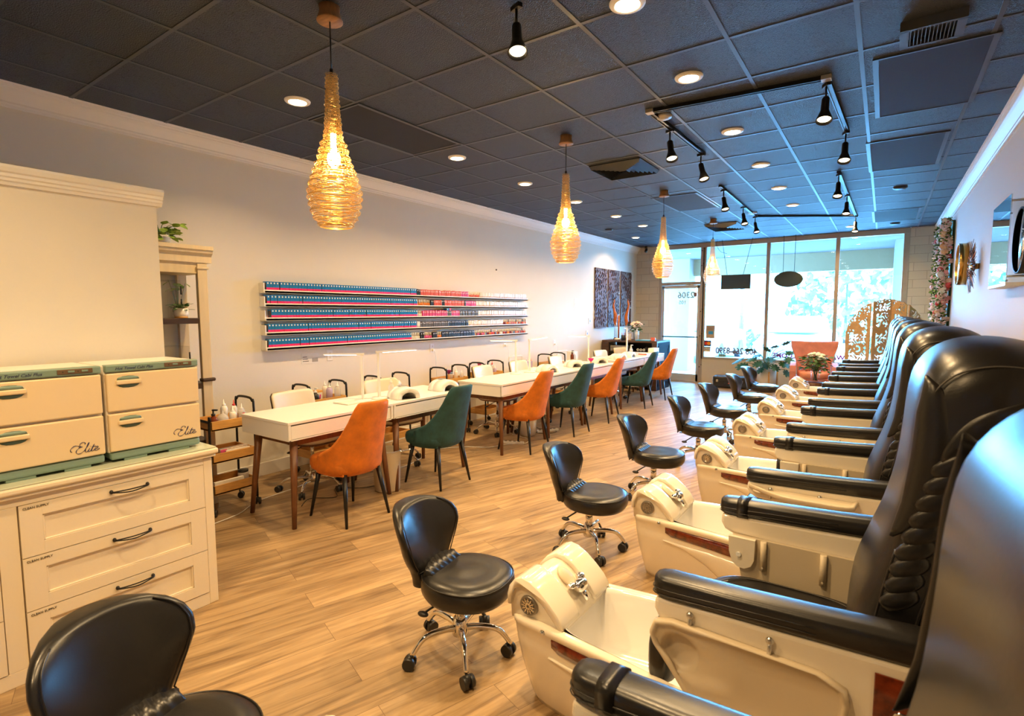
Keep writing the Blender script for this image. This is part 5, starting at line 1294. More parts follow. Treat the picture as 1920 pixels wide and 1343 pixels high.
        MB().tube([Vector((p.x, s_ * (side(p.x, p.z) + .001), p.z)) for p in pts], .0035, 6).build('seam', 'blkleather', back)
        pts = [Vector((-.03 + .05 * (q / 20) ** 2 + .03, s_ * .0, .58 + .42 * q / 20)) for q in range(21)]
        MB().tube([Vector((p.x, s_ * (side(p.x, p.z) + .001), p.z)) for p in pts], .003, 6).build('seam', 'blkleather', back)
    return t
spa = make_spa()
TRH = []
for i in range(8):
    yk = .59 + 1.268 * i
    l = ['nearest, its blurred back filling the right edge', 'second, with its side tray folded down', 'third from the photographer, tray raised level', 'fourth from the photographer', 'fifth from the photographer', 'sixth from the photographer', 'third from the far end' if False else 'second from the far end', 'farthest, nearest the carved screen'][i]
    o = spa if i == 0 else dup(spa)
    o.location = (0, yk, 0); o['label'] = 'black and cream pedicure spa chair, ' + l; o['group'] = 'pedicure spa chairs'
    TRH.append(o)
for i, o in enumerate(TRH):
    if i == 1: T = Matrix.Translation((-.468, -.438, .690)) @ Matrix(((1, 0, 0, 0), (0, 0, -1, 0), (0, -1, 0, 0), (0, 0, 0, 1))) @ rotz(radians(2))
    else: T = Matrix.Translation((-.465, -.400, .752)) @ Matrix(((.93, 0, 0, 0), (0, -.60, 0, 0), (0, 0, .8, 0), (0, 0, 0, 1)))
    if i in (0, 1): mtray = make_tray(T, o)
    else:
        c = bpy.data.objects.new('tray', None) if False else TRAY0.copy(); COL.objects.link(c); c.parent = o
    if i == 0: TRAY0 = mtray

# ================================================================== DRESSER, TOWEL WARMERS, BOOKCASE
t = thing('dresser', 'ivory dresser of wide panelled drawers under the towel warmers', 'dresser', (-2.95, 1.39, 0))
DX = -.47; Y0 = -1.6
MB().box(DX, Y0, .0, -.02, 0, .825, 0, .003).box(-.02, -.045, 0, 0, 0, .805, 0, .003).box(-.02, Y0, 0, 0, -.045, .065, 0, .002).box(-.02, Y0, .775, 0, -.045, .81, 0, .002).box(-.02, -.86, .065, 0, -.795, .775, 0, .002).build('cabinet_frame', 'cab', t)
MB().box(DX - .01, Y0, .83, .030, .025, .858, 0, .008).box(DX, Y0, .812, .018, .014, .83, 0, .004).build('dresser_top', 'cab', t)
MB().box(DX, Y0, .859, .022, .016, .866, 0, .002).build('glass_top', mat('glass_top', (.55, .60, .48), .06, spec=.7), t)
def drawer(y0, y1, z0, z1, lab=True):
    b = MB(); x = .004
    b.box(-.02, y0, z0, x, y0 + .075, z1).box(-.02, y1 - .075, z0, x, y1, z1).box(-.02, y0 + .0752, z1 - .055, x, y1 - .0752, z1).box(-.02, y0 + .0752, z0, x, y1 - .0752, z0 + .055)
    b.box(-.02, y0 + .07, z0 + .05, x - .012, y1 - .07, z1 - .05)
    for q in ((y0 + .075, z0 + .055, y1 - .075, z0 + .062), (y0 + .075, z1 - .062, y1 - .075, z1 - .055), (y0 + .075, z0 + .055, y0 + .082, z1 - .055), (y1 - .082, z0 + .055, y1 - .075, z1 - .055)): b.box(-.01, q[0], q[1], x - .004, q[2], q[3], 0, .002)
    d = b.build('drawer', 'cab', t); yc = (y0 + y1) / 2 + .03; zc = z1 - .028
    h = MB()
    for dz in (-.005, .005): h.tube(smooth_path([(x, yc - .075, zc + dz * .3), (x + .022, yc - .07, zc + dz * .4), (x + .034, yc, zc - .004 + dz * 1.2), (x + .022, yc + .07, zc + dz * .4), (x, yc + .075, zc + dz * .3)], 5), .0032, 7)
    for s_ in (-1, 1): h.ell((x + .006, yc + s_ * .075, zc), .010, .008, .010)
    h.build('drawer_handle', 'blk', d)
    if lab: MB().text('CLEAN SUPPLY', .013, (x + .0008, y0 + .012, z1 - .020), (0, 1, 0), (0, 0, 1)).build('drawer_label', 'ink', d, fix=False)
for z0, z1 in ((.545, .773), (.308, .541), (.070, .304)):
    drawer(-.79, -.048, z0, z1); drawer(-1.56, -.864, z0, z1, False)
# cursive word drawn as strokes
def elite(mb, org, right, up, s, m=0):
    org = Vector(org); right = Vector(right); up = Vector(up)
    strokes = [[(-.14, .20), (-.24, .28), (-.22, .46), (-.02, .62), (.20, .58), (.28, .46)], [(.58, .62), (.62, .72), (.50, .80), (.34, .74), (.28, .60), (.36, .50), (.46, .48), (.30, .44), (.14, .30), (.10, .12), (.22, .0), (.42, .02), (.60, .18)],
               [(.60, .18), (.78, .50), (.86, .70), (.80, .66), (.68, .30), (.66, .08), (.74, .04), (.84, .14), (.92, .28)],
               [(.92, .30), (.84, .08), (.92, .04), (1.02, .16), (1.14, .50)], [(.945, .42), (.955, .44)],
               [(1.20, .56), (1.04, .12), (1.10, .04), (1.22, .14)], [(1.02, .36), (1.28, .37)],
               [(1.22, .14), (1.38, .20), (1.44, .30), (1.36, .34), (1.26, .22), (1.26, .08), (1.36, .04), (1.54, .16)]]
    for st_ in strokes:
        p = smooth_path([(a + b_ * .12, b_, 0) for a, b_ in st_], 5)
        mb.tube([org + right * q.x * s + up * q.y * s for q in p], [s * (.012 + .016 * abs(sin(i * .33))) for i in range(len(p))], 5, m)
def warmer(y0, y1, label):
    t = thing('towel_warmer', label, 'towel warmer', (-3.0, y0, .866))
    w = y1 - y0; D = -.36; b = MB()
    b.box(D, .0, .045, -.02, w, .470, 0, .008); b.build('warmer_case', 'warmtop', t)
    b = MB().box(D + .005, .006, .012, -.004, w - .006, .050, 0, .010).box(-.07, .06, 0, -.01, .16, .014, 0, .003).box(-.07, w - .16, 0, -.01, w - .06, .014, 0, .003).box(D + .04, .06, 0, D + .1, .16, .014).box(D + .04, w - .16, 0, D + .1, w - .06, .014)
    b.build('base', 'sage', t)
    b = MB().box(-.045, .002, .436, .004, w - .002, .472, 0, .006); tp = b.build('control_strip', 'sage', t)
    MB().box(.003, w - .165, .444, .007, w - .035, .466, 0, .002).build('switch_panel', 'brownpl', tp)
    b = MB()
    for k in (.115, .065): b.box(.006, w - k - .012, .451, .010, w - k + .012, .460, 0, .001)
    b.build('rocker_switch', 'sage', tp)
    b = MB()
    for k in (.145, .09): b.box(.0065, w - k - .002, .452, .008, w - k + .002, .458)
    b.build('indicator', 'ink', tp)
    MB().text('Hot Towel Cabi Plus', .019, (.0048, .04, .447), (0, 1, 0), (0, 0, 1), 0, .0006, .35).build('warmer_label', 'navy', tp, fix=False)
    MB().box(-.035, .002, .05, -.024, w - .002, .436).build('door_gap_shade', 'ventd', t)  # near-black slab put in for the shade between the doors
    for z0, z1, lg in ((.247, .431, False), (.054, .236, True)):
        d = MB().box(-.03, .004, z0, .004, w - .004, z1, 0, .006).build('door', 'warm', t)
        MB().ell((.004, .092, z1 - .044), .004, .050, .029, 26, 8, .8).build('handle_recess', 'sagedk', d)
        MB().box(.002, .04, z1 - .056, .014, .146, z1 - .034, 0, .005).build('door_handle', 'warm', d)
        MB().ell((.004, .092, z1 - .026), .006, .046, .009, 24, 6, .9).build('handle_inset', 'sage', d)
        if lg:
            b = MB(); elite(b, (.0050, w - .125, z0 + .022), (0, 1, 0), (0, 0, 1), .062); b.build('door_script', 'navy', d)
    return t
warmer(.520, .938, 'cream two-door towel warmer with sage trim, cut by the left edge')
warmer(.950, 1.368, 'cream two-door towel warmer with sage trim at the right end of the dresser')

t = thing('bookcase', 'distressed cream bookcase with dark shelves against the left wall', 'bookcase', (-4.50, 2.16, 0))
BW, BD = -.80, -.40
for y in (0, BW):
    for x in (-.04, BD):
        b = MB().box(x, min(y, y + .075) if y == BW else -.075, 0, x + .04, y + .075 if y == BW else 0, 1.98, 0, .004)
        b.build('corner_post', 'antique', t)
MB().box(BD + .01, BW + .01, 1.90, -.012, -.01, 1.985).build('frieze', 'antique', t)
MB().prism([(BD - .02, 2.115), (.045, 2.115), (.045, 2.085), (.035, 2.080), (.030, 2.06), (.012, 2.045), (.006, 2.035), (.006, 1.985), (BD, 1.985)], 1, BW - .04, .035).build('cornice', 'antique', t)
for z in (1.545, 1.02, .55, .10): MB().box(BD + .01, BW + .02, z - .045, -.005, -.02, z, 0, .004).build('shelf_board', 'dkshelf', t)
MB().box(-.045, -.08, 1.945, .008, .008, 1.96, 0, .003).box(-.045, -.02, 1.03, .018, .018, 1.055, 0, .008, None).build('moulding', 'dkshelf', t) if False else MB().box(-.045, -.085, 1.03, .020, .020, 1.058, 0, .01).build('moulding', 'dkshelf', t)
MB().box(-.045, -.083, 1.935, .010, .010, 1.952, 0, .004).build('capital', 'antique', t)

def leafy(b, base, n, R, hmin, hmax, lf, r, droop=0.0, stems=True, mt_l=0, mt_s=1, pointy=False):
    for i in range(n):
        a = r.uniform(0, 2 * pi); rad = R * sqrt(r.random()); z = r.uniform(hmin, hmax)
        tip = Vector((base[0] + rad * cos(a), base[1] + rad * sin(a), base[2] + z - droop * rad))
        if stems: b.tube(smooth_path([Vector(base), Vector(base) + (tip - Vector(base)) * .5 + Vector((0, 0, .02)), tip], 3), .0016, 4, mt_s)
        d = Vector((cos(a), sin(a), r.uniform(-.6, .5))).normalized(); s_ = d.cross(Vector((r.uniform(-.4, .4), r.uniform(-.4, .4), 1))).normalized(); up = s_.cross(d); L_ = lf * r.uniform(.7, 1.25)
        c = []
        for u, w in ((0, 0), (.2, .34), (.5, .42), (.8, .24), (1, 0)):
            p = tip + d * L_ * u - up * (.12 * L_ * u * u)
            c.append((p + s_ * w * L_, p + up * L_ * -.05, p - s_ * w * L_))
        vs = [q for e in c for q in e]; fs = []
        for k in range(4):
            o_ = k * 3; fs += [(o_, o_ + 1, o_ + 4, o_ + 3), (o_ + 1, o_ + 2, o_ + 5, o_ + 4)]
        b.add(vs, fs, mt_l)
def pot_plant(name, label, loc, potf, n, R, h0, h1, lf, mt='leafl', droop=0, top=.07, seed=1):
    t = thing(name, label, 'plant', loc); potf(t)
    b = MB(); leafy(b, (0, 0, top), n, R, h0, h1, lf, random.Random(seed), droop); b.build('foliage', [mt, 'stem'], t, fix=False); return t
def wpot(r, h, saucer=None):
    def f(t):
        MB().lathe([(0, .012), (r * .82, .012), (r, .03), (r, h), (r * .93, h), (r * .9, h - .012), (0, h - .012)], n=28).build('pot', 'bwhite', t)
        if saucer: MB().lathe([(0, 0), (r * .85, 0), (r * .9, .012), (0, .012)], n=28).build('saucer', saucer, t)
    return f
pot_plant('potted_pothos', 'variegated pothos in a white pot on top of the bookcase', (-4.62, 1.88, 2.115), wpot(.065, .075, 'bwhite'), 70, .15, .0, .14, .065, 'leafl', .25, .065, 3)
pot_plant('potted_succulent', 'small green plant in a white pot with bamboo saucer on the dark shelf', (-4.54, 1.965, 1.545), wpot(.052, .078, 'bamboo'), 34, .06, .0, .045, .036, 'leaf', .1, .068, 5)
pot_plant('trailing_plant', 'thin lime plant climbing out of a glass behind the clear box', (-4.74, 2.03, 1.545), lambda t: MB().lathe([(0, 0), (.03, 0), (.034, .12), (.031, .12), (.028, .006), (0, .006)], n=20).build('glass', 'acrylic', t), 9, .10, .20, .30, .055, 'leafl', 0, .02, 9)
def acrylic(loc, w, d, h, label):
    t = thing('acrylic_case', label, 'display case', loc)
    b = MB()
    for q in ((-d, -w, 0, -d + .004, w, h), (d - .004, -w, 0, d, w, h), (-d, -w, 0, d, -w + .004, h), (-d, w - .004, 0, d, w, h), (-d, -w, h - .004, d, w, h)): b.box(*q)
    b.build('clear_walls', 'acrylic', t); MB().cyl((d, w, h * .30), (d, w, h * .50), .006, n=8).cyl((d, w, h * .62), (d, w, h * .84), .006, n=8).build('hinge', 'blk', t)
acrylic((-4.70, 1.82, 1.545), .17, .12, .30, 'clear acrylic case on the upper dark bookcase shelf')
acrylic((-4.70, 1.84, 1.02), .19, .12, .30, 'clear acrylic case on the lower bookcase shelf behind the towel warmer')

# ================================================================== FRONT DESK CORNER
t = thing('front_desk', 'dark open-backed front desk in the far left corner', 'desk', (-4.90, 10.38, 0))
dw, dd = 1.20, .80
b = MB().box(0, 0, .965, dw, dd, 1.0, 0, .004); b.build('desk_top', 'deskwood', t)
MB().box(dw - .03, .0, 0, dw, dd, .965, 0, .003).build('side_panel', 'deskpan', t)
b = MB()
for q in ((.08, .10, dd - .06, .14), (.08, .86, dd - .06, .9)): pass
b.box(dw, .05, .08, dw + .006, .12, .90).box(dw, dd - .12, .08, dw + .006, dd - .05, .90).box(dw, .05, .83, dw + .006, dd - .05, .90).box(dw, .05, .08, dw + .006, dd - .05, .15).build('panel_moulding', 'deskpan', t)
MB().box(dw - .10, -.012, 0, dw + .006, .03, .965, 0, .004).build('corner_post', 'deskwood', t); MB().box(0, -.012, 0, .16, .03, .965, 0, .004).build('corner_post', 'deskwood', t)
MB().box(0, dd - .03, 0, dw - .03, dd, .965).build('back_panel', 'desktop', t)
for z in (.78, .42, .08): MB().box(.16, .02, z - .02, dw - .1, dd - .03, z).build('shelf_board', 'desktop', t)
MB().tube(smooth_path([(.45 + .07 * k, .01, .60 + .02 * (k % 2)) for k in range(8)], 4), .006, 6).build('scalloped_rail', 'silver', t)
S('radio', 'silver grey receiver on the upper shelf of the front desk', 'receiver', (-4.55, 10.50, .781), [('receiver_body', MB().box(-.17, -.09, 0, .20, .12, .11, 0, .004), 'silver'), ('dial', MB().box(-.15, -.094, .05, .1, -.09, .09), 'grille')])
S('box_speaker', 'small dark speaker left of the receiver under the desk top', 'speaker', (-4.73, 10.50, .781), [('speaker_box', MB().box(-.025, -.06, 0, .04, .08, .12, 0, .004), 'blkpl')])
for k in range(3): S('ring_roll', 'white ring-shaped roll, ' + ['left', 'middle', 'right'][k] + ' of three on the desk shelf', 'roll', (-4.13 + .065 * k, 10.46, .815), [('ring', MB().tube([(.020 * cos(a), 0, .020 * sin(a)) for a in [2 * pi * i / 18 for i in range(18)]], .008, 8, 0, True), 'white')])
S('bottle', 'dark bottle at the right of the desk shelf', 'bottle', (-3.96, 10.50, .781), squeeze('blkpl', 'blkpl', .03, .10))
S('cup_stack', 'pale stack of dishes at the right end of the desk shelf', 'dishes', (-3.86, 10.50, .781), [('dish_stack', MB().lathe([(0, 0), (.05, 0), (.06, .03), (.05, .035), (.06, .07), (.05, .08), (0, .08)], n=18), 'bnude')])
S('safe', 'black box standing on the floor left of the front desk', 'box', (-4.72, 10.15, 0), [('box_body', MB().box(-.16, -.14, 0, .16, .14, .62, 0, .006), 'blkpl'), ('dial', MB().cyl((.161, -.02, .45), (.172, -.02, .45), .02, n=16), 'silver')])
# two slim carved birds
def crane(loc, h, lean, label):
    t = thing('bird_statue', label, 'statue', loc)
    MB().lathe([(0, 0), (.04, 0), (.035, .03), (.02, .05), (0, .05)], n=16).build('base', 'walnutd', t)
    b = MB()
    for s_ in (-1, 1): b.tube([(s_ * .018, 0, .04), (s_ * .016, 0, h * .42)], .009, 8)
    b.build('leg', 'steel', t)
    pts = smooth_path([(0, 0, h * .36), (.01 * lean, 0, h * .46), (.0, 0, h * .58), (.03 * lean, 0, h * .72), (.05 * lean, 0, h * .86), (.03 * lean, 0, h * .95), (.045 * lean, 0, h)], 5); n = len(pts)
    MB().tube(pts, [interp([(0, .012), (.15, .038), (.35, .044), (.5, .024), (.75, .020), (.9, .016), (1, .012)], i / (n - 1)) for i in range(n)], 10).build('body', 'bird', t)
    MB().ell((.045 * lean, 0, h), .020, .016, .018).tube([(.045 * lean, 0, h), (.10 * lean, 0, h - .02)], [.010, .002], 8).tube([(.03 * lean, 0, h + .01), (-.02 * lean, 0, h + .05)], .006, 6).build('head', 'walnutd', t)
crane((-4.72, 10.66, 1.0), .86, -1, 'slim orange carved bird statue on the front desk, left of the pair')
crane((-4.50, 10.72, 1.0), .85, 1, 'slim orange carved bird statue on the front desk, right of the pair')
S('wooden_post', 'short dark striped pole standing between the birds', 'pole', (-4.62, 10.60, 1.0), [('pole', MB().cyl((0, 0, 0), (0, 0, .52), .018, n=12), 'bird'), ('pole_base', MB().cyl((0, 0, 0), (0, 0, .02), .03, n=12), 'walnutd')])
def bouquet(t, c, R, n_leaf, n_fl, fl='petw', hh=.0, seed=2, lf=.06, leafmt='leaf', fr=.022):
    r = random.Random(seed); b = MB(); leafy(b, c, n_leaf, R, .02 + hh, R * 1.25 + hh, lf, r, .15); b.build('foliage', [leafmt, 'stem'], t, fix=False)
    for k in range(n_fl):
        a = r.uniform(0, 2 * pi); q = r.uniform(.15, 1); p = Vector((c[0] + R * .95 * q * cos(a), c[1] + R * .95 * q * sin(a), c[2] + hh + R * 1.35 * sqrt(max(.05, 1 - q * q * .8))))
        f = MB()
        for j in range(7):
            an = j * 2 * pi / 5 + (j > 4) * .6; rr2 = .55 if j < 5 else .25
            f.ell(p + Vector((cos(an) * fr * rr2, sin(an) * fr * rr2, (.3 if j > 4 else 0) * fr)), fr * .62, fr * .62, fr * .5, 8, 5)
        f.build('flower', fl, t)
t = thing('flower_vase', 'white and green flowers in a blue-white vase on the front desk', 'flowers', (-4.33, 10.85, 1.0))
MB().lathe([(0, 0), (.05, 0), (.055, .10), (.06, .20), (.055, .20), (.05, .01), (0, .01)], n=20).build('vase', mat('vase_blue', (.35, .5, .62), .2), t); bouquet(t, (0, 0, .18), .14, 60, 12, 'petb', .0, 4, .06, 'leaf', .04)
S('pump_bottle', 'large clear sanitizer pump bottle on the front desk', 'bottle', (-4.22, 10.62, 1.0), pump('clearb', .042, .20))
S('pen_cup', 'black mesh cup full of pens on the front desk', 'cup', (-4.45, 10.45, 1.0), [('cup', MB().lathe([(0, 0), (.045, 0), (.045, .11), (.041, .11), (.041, .01), (0, .01)], n=20), 'blkpl')] + [('pen', MB().cyl((.02 * cos(k), .02 * sin(k), .02), (.035 * cos(k), .035 * sin(k), .16), .004, n=6), ['red', 'bblue', 'blkpl', 'borange'][k % 4]) for k in range(6)])
S('photo_frame', 'small orange framed card standing behind the pens', 'frame', (-4.36, 10.56, 1.0), [('frame', MB().box(-.045, -.008, 0, .045, .008, .14, 0, .003), 'bamboo'), ('card', MB().box(-.035, -.010, .01, .035, -.008, .13), 'paper')])
S('tape_dispenser', 'white desk gadget at the left of the pens', 'gadget', (-4.58, 10.44, 1.0), [('gadget_body', MB().ell((0, 0, .025), .07, .04, .025), 'bwhite')])
S('blue_folder', 'flat blue folders lying on the front desk', 'folder', (-4.03, 10.52, 1.0), [('folder', MB().box(-.14, -.10, 0, .16, .12, .018, 0, .002), 'bluepaper'), ('sheet', MB().box(-.04, -.08, .018, .18, .10, .024), mat('pale_blue_paper', (.35, .6, .8), .6))])
S('card_holder', 'clear holder of red cards at the right end of the front desk', 'card holder', (-3.82, 10.48, 1.0), [('holder', MB().box(-.05, -.02, 0, .05, .02, .05, 0, .002), 'acrylic'), ('cards', MB().box(-.045, -.012, .005, .045, .012, .075), 'bred')])
# carved wall panels: lattice over dark ground
def lattice(W_, Hh, T_, fn, cell, name, mt, parent, org=(0, 0, 0), ax=(0, 1, 0), nrm=(1, 0, 0)):
    ax = Vector(ax); nrm = Vector(nrm); org = Vector(org); up = Vector((0, 0, 1))
    nu, nv = int(W_ / cell), int(Hh / cell); sol = [[fn((i + .5) * cell, (j + .5) * cell) for j in range(nv)] for i in range(nu)]
    vid = {}; vs = []; fs = []
    def V(i, j, k):
        if (i, j, k) not in vid: vid[(i, j, k)] = len(vs); vs.append(org + ax * (i * cell) + up * (j * cell) + nrm * (k * T_))
        return vid[(i, j, k)]
    for i in range(nu):
        for j in range(nv):
            if not sol[i][j]: continue
            fs.append((V(i, j, 1), V(i + 1, j, 1), V(i + 1, j + 1, 1), V(i, j + 1, 1))); fs.append((V(i, j, 0), V(i, j + 1, 0), V(i + 1, j + 1, 0), V(i + 1, j, 0)))
            for di, dj, a, c in ((-1, 0, (i, j), (i, j + 1)), (1, 0, (i + 1, j + 1), (i + 1, j)), (0, -1, (i + 1, j), (i, j)), (0, 1, (i, j + 1), (i + 1, j + 1))):
                ii, jj = i + di, j + dj
                if not (0 <= ii < nu and 0 <= jj < nv and sol[ii][jj]): fs.append((V(*a, 0), V(*c, 0), V(*c, 1), V(*a, 1)))
    b = MB(); b.add(vs, fs, 0, False); return b.build(name, mt, parent, fix=False)
def swirl(u, v, k=1.0):
    return sin(38 * k * u + 2.6 * sin(23 * k * v)) * cos(34 * k * v + 2.4 * cos(27 * k * u))
for i, (ya, yb) in enumerate(((10.02, 10.60), (10.66, 11.25), (11.33, 11.93))):
    t = thing('carved_wall_panel', 'tall carved dark wood wall panel, %s of three beside the front desk' % ['left', 'middle', 'right'][i], 'wall panel', (XL, ya, 1.26), 0, 'carved wall panels')
    w = yb - ya; MB().box(0, .02, .01, .012, w - .02, 1.24).build('ground_board', 'carved', t)
    def fn(u, v, w=w, i=i):
        e = .012 + .008 * sin(v * 40)
        if u < e or u > w - e or v < .02 or v > 1.235: return u > .003 + .006 * (sin(v * 40) > 0) and u < w - .003
        yy = u + i * (.6) - .9; rad = sqrt(yy * yy * .9 + (v - .55) ** 2)
        if abs(rad - .55) < .018 or abs(rad - .47) < .010: return True
        return swirl(u + i, v, .9) > -.12
    lattice(w, 1.25, .016, fn, .0095, 'carving', 'carve', t, (.012, 0, 0))

# ================================================================== WINDOW SEATING, PLANTS, SCREEN
t = thing('monstera_plant', 'leafy monstera in a white planter under the shop window', 'plant', (-1.90, 11.72, 0))
MB().lathe([(0, .10), (.15, .10), (.175, .12), (.185, .46), (.17, .46), (.16, .42), (0, .42)], n=36).build('planter', 'cementw', t)
for k in range(4):
    a = k * pi / 2 + .4; MB().box(-.016, -.014, 0, .016, .014, .40, 0, .003, Matrix.Translation((.20 * cos(a), .20 * sin(a), 0)) @ rotz(a)).build('stand_leg', 'bamboo', t)
MB().box(-.19, -.015, .085, .19, .015, .10, 0, 0, rotz(.4)).box(-.19, -.015, .085, .19, .015, .10, 0, 0, rotz(.4 + pi / 2)).build('stand_rail', 'bamboo', t)
def monstera_leaf(S_, parent, p, d, tilt, mt):
    n = 34; L_ = S_; q = []
    for i in range(n):
        a = 2 * pi * i / n; r = .5 * (1 - .18 * cos(a)) * (1 + .08 * cos(2 * a)); notch = (.62 if (i % 4 == 0 and 3 < i < n - 3) else 1.0)
        if i == 0: notch = .55
        q.append(Vector((-cos(a) * r * notch + .42, sin(a) * r * notch * .86, -.10 * abs(sin(a)) * r)))
    d = Vector(d).normalized(); s_ = d.cross(Vector((0, 0, 1))).normalized(); up = s_.cross(d)
    up2 = up * cos(tilt) + s_ * sin(tilt); s2 = d.cross(up2)
    P = [Vector(p) + (d * v.x + s2 * v.y + up2 * v.z) * L_ for v in q]; c = Vector(p) + d * .42 * L_
    b = MB(); b.add(P + [c], [(i, (i + 1) % n, n) for i in range(n)]); k = len(b.v)
    b.add([v - up2 * .002 for v in P] + [c - up2 * .002], [((i + 1) % n, i, n) for i in range(n)])
    b.build('leaf', mt, parent, fix=False)
rm_ = random.Random(11); stm = MB()
for (x, y, z, sz, dx, dy, dz) in [(-.42, -.10, .66, .26, -.7, -.4, -.5), (-.26, .05, .80, .22, -.5, -.5, .1), (-.12, -.12, .74, .20, -.2, -.8, -.2), (.02, -.16, .60, .22, .1, -.8, -.6), (-.05, -.20, .50, .20, -.3, -.7, -.7), (.20, -.10, .70, .24, .6, -.6, -.2), (.30, -.05, .84, .22, .6, -.6, -.1), (.10, .05, .86, .20, .2, -.5, .2), (.34, .0, .70, .22, .6, -.5, -.5), (.36, -.18, .46, .18, .5, -.5, -.8), (.0, .1, .78, .2, 0, -.5, .3), (.16, -.20, .56, .22, .4, -.8, -.6), (.24, .1, .92, .2, .5, -.2, .3), (-.34, -.2, .56, .26, -.6, -.7, -.5), (-.20, -.15, .68, .24, -.3, -.8, -.3), (.08, -.22, .70, .26, .2, -.9, -.3), (.30, -.20, .62, .26, .5, -.8, -.4), (-.10, -.24, .62, .24, -.1, -.9, -.5), (.38, -.15, .82, .22, .5, -.8, -.2)]:
    stm.tube(smooth_path([(0, 0, .42), (x * .4, y * .4, .42 + (z - .42) * .7), (x, y, z)], 5), .006, 6)
    monstera_leaf(sz, t, (x, y, z), (dx, dy, dz), rm_.uniform(-.4, .4), 'leafd' if rm_.random() < .8 else 'leaf')
stm.build('stem', 'stem', t)
MB().lathe([(0, .43), (.16, .43)], n=24).build('soil', 'walnutd', t)
t = thing('equipment_case', 'black case with handle lying under the window by the door', 'case', (-2.58, 11.72, 0), radians(4))
MB().box(-.33, -.17, .02, .33, .17, .25, 0, .025).build('case_body', 'blkpl', t); MB().box(-.335, -.175, .15, .335, .175, .165, 0, .004).build('seam_band', 'blk', t)
MB().tube(smooth_path([(-.08, -.175, .12), (-.075, -.205, .10), (.075, -.205, .10), (.08, -.175, .12)], 4), .008, 8).build('handle', 'blk', t)
b = MB(); b.box(-.02, -.178, .09, .0, -.172, .12).box(.02, -.178, .085, .045, -.172, .115); b.build('red_mark', 'bred', t)
for x in (-.24, .24): MB().box(x - .02, -.182, .13, x + .02, -.172, .18, 0, .003).build('latch', 'steel', t)

t = thing('wing_armchair', 'salmon velvet wingback armchair in front of the shop window', 'armchair', (-1.03, 11.25, 0), radians(6))   # faces -y
b = MB(); b.loft([[Vector((x, y, z)) for x, y in sell(0, .02, .33 * k, .31 * k, 32, 5)] for z, k in ((.16, .97), (.18, 1), (.36, 1), (.38, .97))]); b.build('seat_base', 'pink', t)
b = MB(); b.loft([[Vector((x, y, z)) for x, y in sell(0, -.02, .25 * k, .30 * k, 32, 4)] for z, k in ((.38, .93), (.40, 1), (.46, 1), (.485, .94), (.495, .6))]); b.build('seat_cushion', 'pinkp', t)
b = MB(); secs = []
for i in range(15):
    v = i / 14; z = .38 + .64 * v; w = interp([(0, .26), (.3, .27), (.6, .32), (.85, .375), (1, .385)], v); q = []
    n = 22
    for j in range(n + 1):
        u = -1 + 2 * j / n; q.append(Vector((u * w, .20 + .10 * v - .16 * abs(u) ** 2.4 * (1 if v < .95 else .9), z + (.02 * abs(u) ** 2 if v > .9 else 0))))
    for j in range(n, -1, -1):
        u = -1 + 2 * j / n; q.append(Vector((u * w * 1.03, .29 + .10 * v - .15 * abs(u) ** 2.4, z + (.02 * abs(u) ** 2 if v > .9 else 0))))
    secs.append(q)
b.loft(secs); b.build('backrest', 'pink', t, auto=.01)
for s_ in (-1, 1):
    b = MB(); b.loft([[Vector((s_ * (.335 + dx * k), y + .0, z)) for y, z in [(-.30, .16), (-.31, .50), (-.27, .60), (-.1, .62), (.20, .64), (.25, .60), (.25, .16)]] for dx, k in ((-.055, .9), (-.045, 1), (.045, 1), (.055, .9))], 0, True, True, False); b.build('armrest', 'pink', t, auto=.02)
for sx in (-1, 1):
    for sy in (-1, 1): MB().cyl((sx * .27, sy * .24, .17), (sx * .30, sy * .27, 0), .022, .013, 10).build('leg', 'walnut', t)
t = thing('lumbar_pillow', 'ribbed salmon bolster pillow lying on the armchair seat', 'pillow', (-1.03, 11.20, .56), radians(6)); MB().ell((0, 0, 0), .20, .08, .07, 20, 10, .8).build('pillow_body', 'pinkp', t)
t = thing('side_table', 'round glass-topped wooden table holding the white bouquet', 'table', (-.93, 10.33, 0))
MB().lathe([(0, .395), (.27, .395), (.275, .403), (.27, .41), (0, .41)], n=40).build('tabletop', 'acrylic', t)
MB().lathe([(0, .33), (.22, .33), (.22, .392), (0, .392)], n=36).build('drum', 'walnut', t)
for k in range(3):
    a = k * 2.1 + .5; MB().cyl((.17 * cos(a), .17 * sin(a), .34), (.21 * cos(a), .21 * sin(a), 0), .018, .014, 10).build('leg', 'antique', t)
t = thing('bouquet', 'white flowers and greenery in a glass vase on the round table', 'flowers', (-.91, 10.27, .4105))
MB().lathe([(0, 0), (.055, 0), (.062, .01), (.066, .20), (.061, .20), (.057, .015), (0, .012)], n=28).build('vase', 'acrylic', t)
r_ = random.Random(5); b = MB()
for k in range(16): a = r_.uniform(0, 6.28); b.tube([(.03 * cos(a + 2), .03 * sin(a + 2), .015), (.045 * cos(a), .045 * sin(a), .22)], .0035, 5)
b.build('stem', 'leafd', t); bouquet(t, (0, 0, .17), .21, 190, 22, 'petw', .02, 6, .07, 'leaf', .034)

